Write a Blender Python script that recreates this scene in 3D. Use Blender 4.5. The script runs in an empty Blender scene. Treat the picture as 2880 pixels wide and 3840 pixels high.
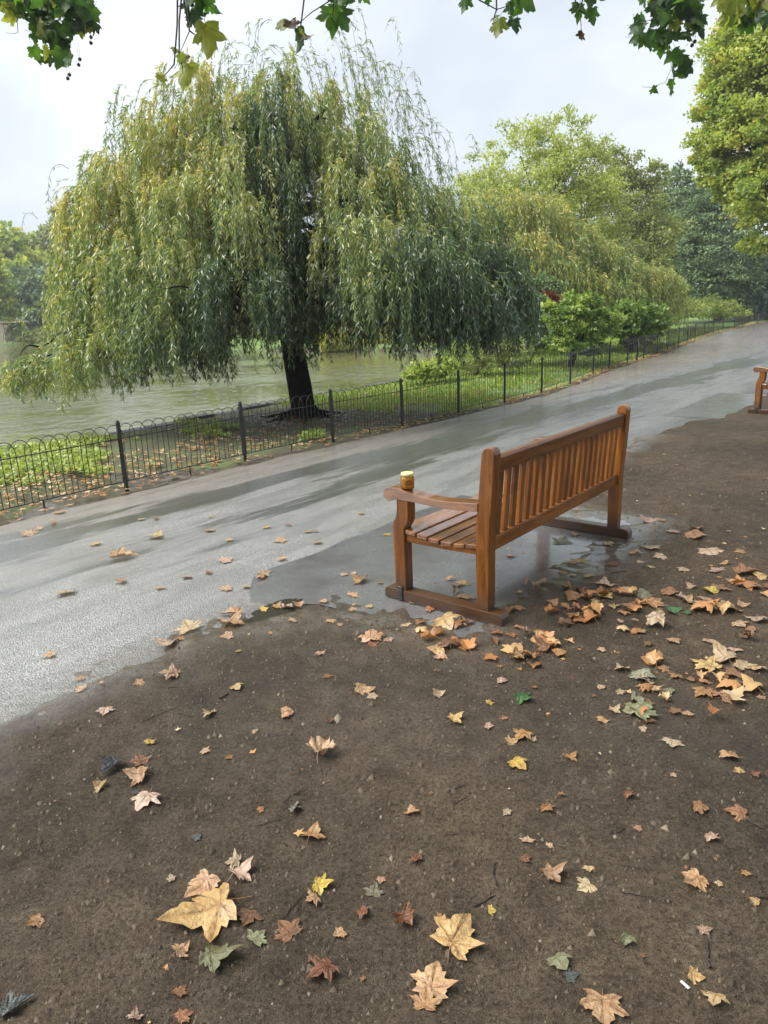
import bpy, bmesh, math, random
import numpy as np
from mathutils import Vector, Matrix
random.seed(7); RNG = np.random.default_rng(11)
SC = bpy.context.scene; COL = SC.collection

# ------------------------------------------------------------------ camera
FPX, PITCH, ROLL, EYE = 2680.3, math.radians(15.512), math.radians(2.2985), 1.5726
_f = np.array([0, math.cos(PITCH), -math.sin(PITCH)]); _r = np.array([1., 0, 0]); _u = np.cross(_r, _f)
CR = math.cos(ROLL)*_r - math.sin(ROLL)*_u; CU = math.sin(ROLL)*_r + math.cos(ROLL)*_u; CF = _f
cam = bpy.data.cameras.new('camera'); camo = bpy.data.objects.new('camera', cam); COL.objects.link(camo)
cam.sensor_fit = 'VERTICAL'; cam.sensor_height = 36; cam.lens = FPX/3840*36; cam.clip_start = .05; cam.clip_end = 2000
camo.matrix_world = Matrix(((CR[0], CU[0], -CF[0], 0), (CR[1], CU[1], -CF[1], 0), (CR[2], CU[2], -CF[2], EYE), (0, 0, 0, 1)))
SC.camera = camo
# ------------------------------------------------------------------ world, sun, exposure
SUN_EL, SUN_AZ = math.radians(55), math.radians(-92)       # soft light from the lake side
w = bpy.data.worlds.new('World'); SC.world = w; w.use_nodes = True
nt = w.node_tree; nt.nodes.clear()
def N(t, typ, **k):
    n = t.nodes.new(typ)
    for a, b in k.items():
        if a.startswith('i_'): n.inputs[int(a[2:]) if a[2:].isdigit() else a[2:].replace('_', ' ')].default_value = b
        else: setattr(n, a, b)
    return n
sky = N(nt, 'ShaderNodeTexSky', sky_type='NISHITA', sun_disc=False, sun_elevation=SUN_EL, sun_rotation=SUN_AZ)
tc = N(nt, 'ShaderNodeTexCoord'); mp = N(nt, 'ShaderNodeMapping'); mp.inputs['Scale'].default_value = (1.2, 1.2, 2.4)
no = N(nt, 'ShaderNodeTexNoise', i_Scale=1.6, i_Detail=4.0, i_Roughness=.5); rp = N(nt, 'ShaderNodeValToRGB')
rp.color_ramp.elements[0].position = .36; rp.color_ramp.elements[0].color = (2.75, 3.15, 3.72, 1)
rp.color_ramp.elements[1].position = .66; rp.color_ramp.elements[1].color = (4.7, 5.0, 5.3, 1)
mx = N(nt, 'ShaderNodeMix', data_type='RGBA'); mx.inputs[0].default_value = .97
bg = N(nt, 'ShaderNodeBackground', i_Strength=.05); wo = N(nt, 'ShaderNodeOutputWorld')
L = nt.links.new
L(tc.outputs['Generated'], mp.inputs[0]); L(mp.outputs[0], no.inputs['Vector']); L(no.outputs[0], rp.inputs[0])
L(sky.outputs[0], mx.inputs[6]); L(rp.outputs[0], mx.inputs[7]); L(mx.outputs[2], bg.inputs[0]); L(bg.outputs[0], wo.inputs[0])
sun = bpy.data.lights.new('sun', 'SUN'); suno = bpy.data.objects.new('sun', sun); COL.objects.link(suno)
sun.energy = 1.5; sun.angle = math.radians(50); sun.color = (1, .97, .92)
sd = Vector((math.sin(SUN_AZ)*math.cos(SUN_EL), math.cos(SUN_AZ)*math.cos(SUN_EL), math.sin(SUN_EL)))
suno.rotation_euler = (-sd).to_track_quat('-Z', 'Y').to_euler()
SC.view_settings.view_transform = 'Standard'; SC.view_settings.look = 'None'
SC.view_settings.exposure = 2.15; SC.view_settings.gamma = 1
SC.render.engine = 'CYCLES'; SC.cycles.max_bounces = 5; SC.cycles.diffuse_bounces = 2; SC.cycles.glossy_bounces = 2
SC.cycles.transmission_bounces = 4; SC.cycles.transparent_max_bounces = 8; SC.cycles.volume_bounces = 0

# ------------------------------------------------------------------ geometry of the place
def ray(px, py): return CF + CR*(px-1440)/FPX - CU*(py-1920)/FPX
def gnd(px, py, z=0.):
    d = ray(px, py); t = (z-EYE)/d[2]; return np.array([0, 0, EYE]) + t*d
def at(px, py, Y):
    d = ray(px, py); return np.array([0, 0, EYE]) + d*(Y/d[1])
BO = np.array([.0665, 3.7585]); BA = math.radians(50.7487)
BU = np.array([math.cos(BA), math.sin(BA)]); BV = np.array([math.sin(BA), -math.cos(BA)])
def earth_z(x, y): return .0165+(float(vn(x*2.2, y*2.2, 1))-.5)*.022+(float(vn(x*7, y*7, 2))-.5)*.016+(float(vn(x*17, y*17, 3))-.5)*.011
def uv2w(u, v, z=0): p = BO + BU*u + BV*v; return np.array([p[0], p[1], z])
def w2uv(x, y): dx, dy = x-BO[0], y-BO[1]; return dx*BU[0]+dy*BU[1], dx*BV[0]+dy*BV[1]
POSTS_PX = [(475.6,1836),(920,1729),(1250,1657),(1510,1600),(1720,1550),(1892,1510),(2030.5,1475.5),(2138,1438),(2224.6,1403)]
_fp = [(-4.63,4.2),(-3.55,5.55)] + [tuple(gnd(*p)[:2]) for p in POSTS_PX] + [(5.92,18.6),(6.86,20.0),(7.82,21.4),(8.85,23.1),(9.9,24.9),(11.04,26.8),(12.25,28.9),
   (13.5,31.1),(14.9,33.4),(16.5,36.0),(18.2,38.6),(20.1,41.3),(22.2,44.6),(24.4,48.2),(27.7,52.6),(31,57.),(34.5,61.5)]
FENCE = np.array(_fp)
_fu, _fv = w2uv(FENCE[:,0], FENCE[:,1])
def v_fence(u): return np.interp(u, np.concatenate([[-12], _fu]), np.concatenate([[-3.9], _fv]))
def v_right(u):      # dirt-side edge of the path
    return np.interp(u, [-12,-2.2,-1.9,-1.4,-1.0,-.75,-.45,-.3,2.2,2.5,5.2,7.2,7.6,15,25,41,60], [-.5,-.5,-.54,-.58,-.58,-.52,-.36,-.25,-.3,-.62,-.58,-.62,-.3,-.5,-1.6,-3.6,-5.5])
LAKE = np.array([(-9,4),(-7.2,8.2),(-5.6,9.9),(-4.07,10.57),(-3.3,11.7),(-1.75,14.1),(-.6,15.6),(.5,17.1),(1.3,19.0),(1.9,22),(2.5,27),(2.7,33),(1.2,38.6),(-2,40),(-9,46),(-18,58),
    (-30,76),(-48,94),(-70,106),(-110,112),(-150,90),(-150,-10),(-60,-25),(-12,-12)], float)
def inside_dist(x, y, poly):
    x = np.asarray(x, float); y = np.asarray(y, float); ins = np.zeros(x.shape, bool); dm = np.full(x.shape, 1e9)
    for i in range(len(poly)):
        (x1, y1), (x2, y2) = poly[i-1], poly[i]
        c = ((y1 > y) != (y2 > y)) & (x < (x2-x1)*(y-y1)/((y2-y1) if y2 != y1 else 1e-9)+x1); ins ^= c
        t = np.clip(((x-x1)*(x2-x1)+(y-y1)*(y2-y1))/((x2-x1)**2+(y2-y1)**2), 0, 1)
        dm = np.minimum(dm, np.hypot(x-(x1+t*(x2-x1)), y-(y1+t*(y2-y1))))
    return np.where(ins, dm, -dm)
_tab = RNG.random((256, 256))
def vn(x, y, s=0):
    x = np.asarray(x, float)+s*17.3; y = np.asarray(y, float)+s*31.7; xi = np.floor(x).astype(int); yi = np.floor(y).astype(int)
    fx = x-xi; fy = y-yi; fx = fx*fx*(3-2*fx); fy = fy*fy*(3-2*fy); g = lambda a, b: _tab[a & 255, b & 255]
    return (g(xi,yi)*(1-fx)+g(xi+1,yi)*fx)*(1-fy)+(g(xi,yi+1)*(1-fx)+g(xi+1,yi+1)*fx)*fy

# ------------------------------------------------------------------ helpers
def props(o, label=None, cat=None, group=None, kind=None):
    for k, v_ in (('label', label), ('category', cat), ('group', group), ('kind', kind)):
        if v_: o[k] = v_
    return o
def mesh(name, V, F, mat=None, smooth=False, attrs=None):
    """V (n,3) array; F list of faces or (m,k) array."""
    me = bpy.data.meshes.new(name)
    V = np.asarray(V, np.float32)
    if isinstance(F, np.ndarray):
        k = F.shape[1]; me.vertices.add(len(V)); me.vertices.foreach_set('co', V.ravel())
        me.loops.add(F.size); me.loops.foreach_set('vertex_index', F.ravel().astype(np.int32))
        me.polygons.add(len(F)); me.polygons.foreach_set('loop_start', np.arange(0, F.size, k, dtype=np.int32))
        me.polygons.foreach_set('loop_total', np.full(len(F), k, np.int32)); me.update(calc_edges=True)
    else:
        me.from_pydata([tuple(v_) for v_ in V.tolist()], [], F); me.update()
    if smooth: me.polygons.foreach_set('use_smooth', np.ones(len(me.polygons), bool))
    for an, av in (attrs or {}).items():
        a = me.attributes.new(an, 'FLOAT', 'POINT'); a.data.foreach_set('value', np.asarray(av, np.float32))
    if mat: me.materials.append(mat)
    return me
def link(name, me, parent=None, loc=None):
    o = bpy.data.objects.new(name, me); COL.objects.link(o)
    if parent: o.parent = parent
    if loc is not None: o.location = tuple(loc)
    return o
def empty(name, loc=(0,0,0), rz=0):
    o = bpy.data.objects.new(name, None); o.empty_display_size = .1; COL.objects.link(o); o.location = tuple(loc); o.rotation_euler = (0,0,rz); return o
def wchild(name, me, root):     # part whose mesh is given in world coordinates
    return link(name, me, root, tuple(-Vector(root.location)))
class MB:
    def __init__(s): s.V = []; s.F = []; s.A = []; s.n = 0
    def add(s, V, F, a=0.):
        V = np.asarray(V, float); F = np.asarray(F, int); s.V.append(V); s.F.append(F+s.n); s.A.append(np.broadcast_to(a, (len(V),))); s.n += len(V)
    def tube(s, P, R, n=6, cap=True):
        P = np.asarray(P, float); R = np.broadcast_to(R, (len(P),)); T = np.gradient(P, axis=0); T /= np.linalg.norm(T, axis=1)[:,None]+1e-9
        ref = np.array([0,0,1.]) if abs(T[0][2]) < .9 else np.array([1.,0,0]); VV = []
        x = np.cross(ref, T[0]); x /= np.linalg.norm(x)
        for i in range(len(P)):
            x = x - T[i]*(x@T[i]); x /= np.linalg.norm(x)+1e-9; y = np.cross(T[i], x)
            a = np.linspace(0, 2*np.pi, n, endpoint=False); VV.append(P[i]+R[i]*(np.cos(a)[:,None]*x+np.sin(a)[:,None]*y))
        V = np.concatenate(VV); F = [[i*n+j, i*n+(j+1) % n, (i+1)*n+(j+1) % n, (i+1)*n+j] for i in range(len(P)-1) for j in range(n)]
        s.add(V, F)
        if cap:
            c = len(V); s.add(np.vstack([V[-n:], P[-1]+T[-1]*R[-1]*.3]), [[j, (j+1) % n, n, n] for j in range(n)])
    def build(s, name, mat, smooth=True):
        V = np.concatenate(s.V); F = np.concatenate(s.F); tri = F[:,2] == F[:,3] if F.shape[1] == 4 else None
        fl = [list(f[:3]) if (len(f) == 4 and f[2] == f[3]) else list(f) for f in F.tolist()]
        return mesh(name, V, fl, mat, smooth)

def bevel_box(x0, x1, y0, y1, z0, z1, b=.004, seg=2):
    bm = bmesh.new(); bmesh.ops.create_cube(bm, size=1)
    for v_ in bm.verts: v_.co = Vector((x0+(v_.co.x+.5)*(x1-x0), y0+(v_.co.y+.5)*(y1-y0), z0+(v_.co.z+.5)*(z1-z0)))
    if b: bmesh.ops.bevel(bm, geom=list(bm.edges), offset=b, segments=seg, profile=.5, affect='EDGES')
    return bm
def extrude_poly(pts, x0, x1, b=.004):     # pts in (y,z), extruded along x
    bm = bmesh.new(); vs = [bm.verts.new((x0, p[0], p[1])) for p in pts]; f = bm.faces.new(vs)
    r = bmesh.ops.extrude_face_region(bm, geom=[f])
    for e in r['geom']:
        if isinstance(e, bmesh.types.BMVert): e.co.x = x1
    bmesh.ops.recalc_face_normals(bm, faces=list(bm.faces))
    if b:
        ed = [e for e in bm.edges if abs(e.verts[0].co.x-e.verts[1].co.x) < 1e-6 or (len(e.link_faces) == 2 and e.calc_face_angle(0) > .6)]
        bmesh.ops.bevel(bm, geom=ed, offset=b, segments=2, profile=.5, affect='EDGES')
    return bm
def bm2me(bm, name, mat, smooth=False):
    bmesh.ops.recalc_face_normals(bm, faces=list(bm.faces)); me = bpy.data.meshes.new(name); bm.to_mesh(me); bm.free(); me.materials.append(mat)
    if smooth: me.polygons.foreach_set('use_smooth', np.ones(len(me.polygons), bool))
    return me

# ------------------------------------------------------------------ materials
def newmat(name):
    m = bpy.data.materials.new(name); m.use_nodes = True; t = m.node_tree; b = t.nodes['Principled BSDF']; return m, t, b
def ramp(t, fac, stops):
    r = N(t, 'ShaderNodeValToRGB'); e = r.color_ramp.elements
    while len(e) < len(stops): e.new(.5)
    for i, (p, c) in enumerate(stops): e[i].position = p; e[i].color = (*c, 1) if len(c) == 3 else c
    t.links.new(fac, r.inputs[0]); return r.outputs[0]
def mixc(t, f, a, b, typ='MIX'):
    m = N(t, 'ShaderNodeMix', data_type='RGBA', blend_type=typ)
    for s, x in ((0, f), (6, a), (7, b)):
        if hasattr(x, 'default_value') or hasattr(x, 'is_linked'): t.links.new(x, m.inputs[s])
        else: m.inputs[s].default_value = (*x, 1) if isinstance(x, tuple) and len(x) == 3 else x
    return m.outputs[2]
def math_(t, op, a, b=None, clamp=False):
    m = N(t, 'ShaderNodeMath', operation=op, use_clamp=clamp)
    for s, x in ((0, a), (1, b)):
        if x is None: continue
        if hasattr(x, 'is_linked'): t.links.new(x, m.inputs[s])
        else: m.inputs[s].default_value = x
    return m.outputs[0]
def noise(t, vec, scale, detail=3., rough=.55, dist=0.):
    n = N(t, 'ShaderNodeTexNoise', i_Scale=scale, i_Detail=detail, i_Roughness=rough, i_Distortion=dist)
    if vec is not None: t.links.new(vec, n.inputs['Vector'])
    return n.outputs[0]
def coords(t, which='Object', scale=None, rot=None):
    c = N(t, 'ShaderNodeTexCoord').outputs[which]
    if scale or rot:
        m = N(t, 'ShaderNodeMapping'); t.links.new(c, m.inputs[0])
        if scale: m.inputs['Scale'].default_value = scale
        if rot: m.inputs['Rotation'].default_value = rot
        c = m.outputs[0]
    return c
def bump(t, b, h, strength, dist, prev=None):
    n = N(t, 'ShaderNodeBump', i_Strength=strength, i_Distance=dist); t.links.new(h, n.inputs['Height'])
    if prev is not None: t.links.new(prev, n.inputs['Normal'])
    t.links.new(n.outputs[0], b.inputs['Normal']); return n.outputs[0]
def attr(t, name): return N(t, 'ShaderNodeAttribute', attribute_name=name).outputs['Fac']

def leafmat(name, stops, trans=.35, rough=.45, spec=.4):
    m, t, b = newmat(name); c = ramp(t, attr(t, 'tint'), stops); t.links.new(c, b.inputs['Base Color'])
    b.inputs['Roughness'].default_value = rough; b.inputs['Specular IOR Level'].default_value = spec
    tr = N(t, 'ShaderNodeBsdfTranslucent'); c2 = mixc(t, 1., c, (1.25, 1.3, .55), 'MULTIPLY'); t.links.new(c2, tr.inputs[0])
    ms = N(t, 'ShaderNodeMixShader', i_0=trans); t.links.new(b.outputs[0], ms.inputs[1]); t.links.new(tr.outputs[0], ms.inputs[2])
    t.links.new(ms.outputs[0], t.nodes['Material Output'].inputs[0]); return m

def dirt_mat():
    m, t, b = newmat('bare_earth'); c = coords(t)
    n1 = noise(t, c, 1.3, 4); n2 = noise(t, c, 9, 6, .65); n3 = noise(t, c, 72, 5, .75); n4 = noise(t, c, 210, 2, .6)
    base = ramp(t, n2, [(.3, (.070,.050,.032)), (.52, (.116,.087,.057)), (.72, (.162,.127,.088))])
    base = mixc(t, math_(t, 'MULTIPLY', n1, .4), base, (.075,.058,.041)); base = mixc(t, 1., base, ramp(t, n3, [(.36, (.55,.54,.52)), (.5, (1.05,1.05,1.05)), (.66, (1.4,1.4,1.4))]), 'MULTIPLY')
    base = mixc(t, 1., base, ramp(t, noise(t, c, .75, 3, .5), [(.35, (.72,.72,.74)), (.65, (1.35,1.33,1.28))]), 'MULTIPLY')
    speck = ramp(t, n4, [(.66, (0,0,0)), (.74, (1,1,1))]); base = mixc(t, math_(t, 'MULTIPLY', speck, .5), base, (.24,.19,.13))
    wet = attr(t, 'wet'); base = mixc(t, math_(t, 'MULTIPLY', wet, .45), base, (.045,.039,.033))
    t.links.new(base, b.inputs['Base Color'])
    t.links.new(math_(t, 'SUBTRACT', .82, math_(t, 'MULTIPLY', wet, .62)), b.inputs['Roughness']); b.inputs['Specular IOR Level'].default_value = .35
    k = bump(t, b, n2, .7, .05); dry = math_(t, 'SUBTRACT', 1., math_(t, 'MULTIPLY', wet, .85))
    for h_, ds in ((n3, .05), (n4, .012)):
        q = N(t, 'ShaderNodeBump', i_Distance=ds); t.links.new(h_, q.inputs['Height']); t.links.new(dry, q.inputs['Strength']); t.links.new(k, q.inputs['Normal']); k = q.outputs[0]
    t.links.new(k, b.inputs['Normal']); t.links.new(wet, b.inputs['Coat Weight']); b.inputs['Coat Roughness'].default_value = .2
    return m
def path_mat():
    m, t, b = newmat('wet_asphalt'); uvc = coords(t, 'UV'); ob = coords(t)
    sep = N(t, 'ShaderNodeSeparateXYZ'); t.links.new(uvc, sep.inputs[0]); U, V_ = sep.outputs[0], sep.outputs[1]
    mp_ = N(t, 'ShaderNodeMapping'); mp_.inputs['Scale'].default_value = (.32, 2.0, 1); t.links.new(uvc, mp_.inputs[0])
    st = noise(t, mp_.outputs[0], 1.0, 6, .62, .5)
    mp2 = N(t, 'ShaderNodeMapping'); mp2.inputs['Scale'].default_value = (1.6, 8.0, 1); t.links.new(uvc, mp2.inputs[0])
    st2 = noise(t, mp2.outputs[0], 1.0, 4, .6)
    g1 = noise(t, ob, 170, 3, .75); g2 = noise(t, ob, 28, 4, .6); vo = N(t, 'ShaderNodeTexVoronoi', i_Scale=105.0); t.links.new(ob, vo.inputs['Vector'])
    def band(c, wd, slope=0.):
        cc = math_(t, 'ADD', math_(t, 'MULTIPLY', U, slope), c); d = math_(t, 'DIVIDE', math_(t, 'SUBTRACT', V_, cc), wd)
        return math_(t, 'POWER', 2.718, math_(t, 'MULTIPLY', math_(t, 'MULTIPLY', d, d), -1.))
    bands = math_(t, 'ADD', math_(t, 'MULTIPLY', band(-3.05, .33, .06), .20), math_(t, 'MULTIPLY', band(-2.15, .28, -.02), .12))
    f = math_(t, 'ADD', math_(t, 'ADD', math_(t, 'MULTIPLY', st, .75), math_(t, 'MULTIPLY', st2, .25)), math_(t, 'ADD', bands, math_(t, 'MULTIPLY', math_(t, 'SUBTRACT', g1, .5), .38)))
    film = ramp(t, f, [(.60, (0,0,0)), (.65, (1,1,1))])
    base = ramp(t, g1, [(.36, (.022,.023,.025)), (.5, (.17,.168,.165)), (.64, (.52,.51,.49))])
    brown = math_(t, 'MULTIPLY', ramp(t, math_(t, 'ADD', V_, math_(t, 'MULTIPLY', st, 1.2)), [(0., (1,1,1)), (1., (0,0,0))]), 1.0)
    vf = math_(t, 'MULTIPLY', math_(t, 'SUBTRACT', -2.35, math_(t, 'ADD', V_, math_(t, 'MULTIPLY', st2, .8))), .9, True)
    base = mixc(t, math_(t, 'MULTIPLY', vf, .62), base, (.20,.142,.095))
    damp = ramp(t, noise(t, mp2.outputs[0], .6, 5, .65, .6), [(.44, (1.2,1.2,1.2)), (.60, (.80,.80,.79))]); base = mixc(t, 1., base, damp, 'MULTIPLY'); base = mixc(t, math_(t, 'MULTIPLY', film, .72), base, (.026,.028,.023))
    mud = math_(t, 'MULTIPLY', math_(t, 'ADD', math_(t, 'SUBTRACT', V_, -.88), math_(t, 'MULTIPLY', math_(t, 'SUBTRACT', g2, .5), .9)), 3.2, True); base = mixc(t, math_(t, 'MULTIPLY', mud, .8), base, (.060,.048,.036))
    t.links.new(base, b.inputs['Base Color'])
    rough = math_(t, 'SUBTRACT', .42, math_(t, 'MULTIPLY', film, .28)); t.links.new(rough, b.inputs['Roughness'])
    b.inputs['IOR'].default_value = 1.6; b.inputs['Coat Weight'].default_value = 1.; b.inputs['Coat Roughness'].default_value = .10; b.inputs['Coat IOR'].default_value = 2.0
    h = math_(t, 'ADD', math_(t, 'MULTIPLY', vo.outputs[0], .6), g1)
    inv = math_(t, 'SUBTRACT', 1., math_(t, 'MULTIPLY', film, .70))
    n1 = N(t, 'ShaderNodeBump', i_Distance=.0075); t.links.new(h, n1.inputs['Height']); t.links.new(math_(t, 'MULTIPLY', inv, .95), n1.inputs['Strength'])
    n2 = N(t, 'ShaderNodeBump', i_Distance=.014, i_Strength=.25); t.links.new(g2, n2.inputs['Height']); t.links.new(n1.outputs[0], n2.inputs['Normal'])
    t.links.new(n2.outputs[0], b.inputs['Normal']); t.links.new(n2.outputs[0], b.inputs['Coat Normal']); return m
def pad_mat():
    m, t, b = newmat('smooth_tarmac'); ob = coords(t); g = noise(t, ob, 130, 3, .6); g2 = noise(t, ob, 3, 4)
    base = ramp(t, g, [(.3, (.070,.072,.076)), (.7, (.21,.21,.215))]); base = mixc(t, math_(t, 'MULTIPLY', ramp(t, g2, [(.45, (0,0,0)), (.7, (1,1,1))]), .6), base, (.055,.044,.034))
    t.links.new(base, b.inputs['Base Color']); t.links.new(ramp(t, g2, [(.35, (.2,.2,.2)), (.65, (.42,.42,.42))]), b.inputs['Roughness'])
    b.inputs['Coat Weight'].default_value = 1.; b.inputs['Coat Roughness'].default_value = .18; b.inputs['Coat IOR'].default_value = 1.8
    bump(t, b, g, .45, .005); return m
def water_mat(name, base, scale, strength, rough=.04, drops=True):
    m, t, b = newmat(name); ob = coords(t, 'Object', (1, .6, 1)); n = noise(t, ob, scale, 5, .6, .4)
    b.inputs['Base Color'].default_value = (*base, 1); b.inputs['Roughness'].default_value = rough; b.inputs['IOR'].default_value = 1.33
    q = N(t, 'ShaderNodeBump', i_Distance=.06); t.links.new(n, q.inputs['Height']); pt = noise(t, coords(t, 'Object', (.10, .28, 1)), 1., 4, .55, .6); t.links.new(math_(t, 'MULTIPLY', ramp(t, pt, [(.42, (.12,.12,.12)), (.58, (1,1,1))]), strength), q.inputs['Strength']); k = q.outputs[0]; t.links.new(k, b.inputs['Normal'])
    if drops:
        vo = N(t, 'ShaderNodeTexVoronoi', i_Scale=3.2); t.links.new(coords(t), vo.inputs['Vector'])
        ring = math_(t, 'MULTIPLY', math_(t, 'SINE', math_(t, 'MULTIPLY', vo.outputs[0], 55.)), math_(t, 'SUBTRACT', 1., math_(t, 'MULTIPLY', vo.outputs[0], 3.2), True))
        k = bump(t, b, ring, .25, .015, k)
    return m
def simple(name, col, rough=.5, var=.3, scale=20., bs=0., metal=0., spec=.5):
    m, t, b = newmat(name); c = coords(t); n = noise(t, c, scale, 4)
    d = tuple(x*(1-var) for x in col); e = tuple(min(1, x*(1+var)) for x in col)
    t.links.new(ramp(t, n, [(.3, d), (.7, e)]), b.inputs['Base Color']); b.inputs['Roughness'].default_value = rough
    b.inputs['Metallic'].default_value = metal; b.inputs['Specular IOR Level'].default_value = spec
    if bs: bump(t, b, n, bs, .02)
    return m
def wood_mat(name, axis, wet=False):
    m, t, b = newmat(name); c = N(t, 'ShaderNodeTexCoord').outputs['Object']
    oi = N(t, 'ShaderNodeObjectInfo'); ad = N(t, 'ShaderNodeVectorMath', operation='ADD'); t.links.new(c, ad.inputs[0])
    cx = N(t, 'ShaderNodeCombineXYZ'); r = math_(t, 'MULTIPLY', oi.outputs['Random'], 9.)
    for i in range(3): t.links.new(r, cx.inputs[i])
    t.links.new(cx.outputs[0], ad.inputs[1]); mp_ = N(t, 'ShaderNodeMapping'); s = [9., 9., 9.]; s[axis] = .9; mp_.inputs['Scale'].default_value = s
    t.links.new(ad.outputs[0], mp_.inputs[0]); g = noise(t, mp_.outputs[0], 2.2, 6, .62, 1.4); f = noise(t, mp_.outputs[0], 14, 4, .6, .4)
    base = ramp(t, g, [(.28, (.058,.017,.002)), (.46, (.180,.062,.0085)), (.60, (.285,.110,.018)), (.78, (.130,.042,.005))])
    base = mixc(t, math_(t, 'MULTIPLY', f, .35), base, (.12,.044,.012))
    tone = ramp(t, oi.outputs['Random'], [(0., (.72,.68,.62)), (1., (1.2,1.15,1.08))]); base = mixc(t, 1., base, tone, 'MULTIPLY')
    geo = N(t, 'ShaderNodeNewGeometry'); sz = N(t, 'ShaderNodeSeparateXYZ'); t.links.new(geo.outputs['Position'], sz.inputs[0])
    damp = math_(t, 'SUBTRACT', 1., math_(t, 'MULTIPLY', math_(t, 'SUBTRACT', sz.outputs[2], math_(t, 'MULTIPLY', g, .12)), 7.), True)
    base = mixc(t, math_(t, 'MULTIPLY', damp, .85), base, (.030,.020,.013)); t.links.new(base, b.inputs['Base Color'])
    t.links.new(math_(t, 'ADD', .26, math_(t, 'MULTIPLY', f, .2)), b.inputs['Roughness']); b.inputs['Coat Weight'].default_value = 1. if wet else .35; b.inputs['Coat Roughness'].default_value = .05 if wet else .16; b.inputs['Coat IOR'].default_value = 2.0 if wet else 1.5; b.inputs['Specular IOR Level'].default_value = .5 if wet else .3
    bump(t, b, f, .12, .004); return m
def fallen_mat():
    m, t, b = newmat('fallen_leaf'); oi = N(t, 'ShaderNodeObjectInfo'); c = coords(t); ad = N(t, 'ShaderNodeVectorMath', operation='ADD')
    t.links.new(c, ad.inputs[0]); cx = N(t, 'ShaderNodeCombineXYZ'); r = math_(t, 'MULTIPLY', oi.outputs['Random'], 23.); t.links.new(r, cx.inputs[0]); t.links.new(r, cx.inputs[1]); t.links.new(cx.outputs[0], ad.inputs[1])
    n = noise(t, ad.outputs[0], 3.4, 5, .62); s = noise(t, ad.outputs[0], 13, 3, .6); base = oi.outputs['Color']
    base = mixc(t, ramp(t, n, [(.40, (0,0,0)), (.72, (.75,.75,.75))]), base, mixc(t, 1., base, (.52,.36,.26), 'MULTIPLY'))
    base = mixc(t, ramp(t, s, [(.62, (0,0,0)), (.70, (.8,.8,.8))]), base, (.05,.030,.018))
    base = mixc(t, math_(t, 'MULTIPLY', attr(t, 'vein'), .55), base, mixc(t, 1., base, (.55,.38,.25), 'MULTIPLY'))
    t.links.new(base, b.inputs['Base Color']); b.inputs['Roughness'].default_value = .38; b.inputs['Specular IOR Level'].default_value = .5
    b.inputs['Coat Weight'].default_value = .35; b.inputs['Coat Roughness'].default_value = .15
    k = bump(t, b, n, .5, .05); bump(t, b, attr(t, 'vein'), .4, .03, k)
    tr = N(t, 'ShaderNodeBsdfTranslucent'); t.links.new(base, tr.inputs[0]); ms = N(t, 'ShaderNodeMixShader', i_0=.12)
    t.links.new(b.outputs[0], ms.inputs[1]); t.links.new(tr.outputs[0], ms.inputs[2]); t.links.new(ms.outputs[0], t.nodes['Material Output'].inputs[0]); return m
def hangleaf_mat():
    m, t, b = newmat('plane_leaf'); oi = N(t, 'ShaderNodeObjectInfo'); base = oi.outputs['Color']; n = noise(t, coords(t), 3., 4)
    base = mixc(t, ramp(t, n, [(.4, (0,0,0)), (.75, (.6,.6,.6))]), base, mixc(t, 1., base, (.55,.5,.5), 'MULTIPLY'))
    base = mixc(t, math_(t, 'MULTIPLY', attr(t, 'vein'), .4), base, mixc(t, 1., base, (1.5,1.4,1.2), 'MULTIPLY')); t.links.new(base, b.inputs['Base Color'])
    b.inputs['Roughness'].default_value = .45; tr = N(t, 'ShaderNodeBsdfTranslucent'); t.links.new(mixc(t, 1., base, (1.7,1.8,.8), 'MULTIPLY'), tr.inputs[0])
    ms = N(t, 'ShaderNodeMixShader', i_0=.5); t.links.new(b.outputs[0], ms.inputs[1]); t.links.new(tr.outputs[0], ms.inputs[2]); t.links.new(ms.outputs[0], t.nodes['Material Output'].inputs[0]); return m
def ground_mat():
    m, t, b = newmat('park_ground'); c = coords(t); n = noise(t, c, 2.2, 6, .65); n2 = noise(t, c, 30, 4, .6)
    soil = ramp(t, n2, [(.3, (.042,.030,.021)), (.7, (.10,.075,.052))]); gr = ramp(t, n2, [(.3, (.08,.14,.028)), (.7, (.20,.31,.06))])
    k = math_(t, 'ADD', attr(t, 'cover'), math_(t, 'MULTIPLY', math_(t, 'SUBTRACT', n, .5), 1.6), True)
    t.links.new(mixc(t, k, soil, gr), b.inputs['Base Color']); b.inputs['Roughness'].default_value = .8; bump(t, b, n2, .9, .04); return m

M_DIRT, M_PATH, M_PAD, M_GROUND = dirt_mat(), path_mat(), pad_mat(), ground_mat()
M_LAKE = water_mat('lake_water', (.105,.112,.042), 2.6, 1., .05)
M_PUDDLE = water_mat('puddle_water', (.035,.032,.026), 9., .05, .03, False)
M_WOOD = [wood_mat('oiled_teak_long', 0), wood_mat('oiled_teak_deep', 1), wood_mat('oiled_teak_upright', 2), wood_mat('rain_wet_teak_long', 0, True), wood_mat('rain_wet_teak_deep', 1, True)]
M_IRON = simple('black_painted_iron', (.013,.015,.015), .35, .3, 40, .1)
M_BARK = simple('dark_wet_bark', (.007,.006,.005), .9, .6, 9, .9, spec=.12); M_BARK2 = simple('grey_bark', (.075,.066,.052), .8, .4, 8, .6)
M_STONE = simple('wet_edging_stone', (.045,.042,.038), .5, .5, 6, .7)
M_TWIG = simple('dark_twig', (.035,.024,.016), .6, .5, 30, .5); M_FALLEN = fallen_mat(); M_HANG = hangleaf_mat()
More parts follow.
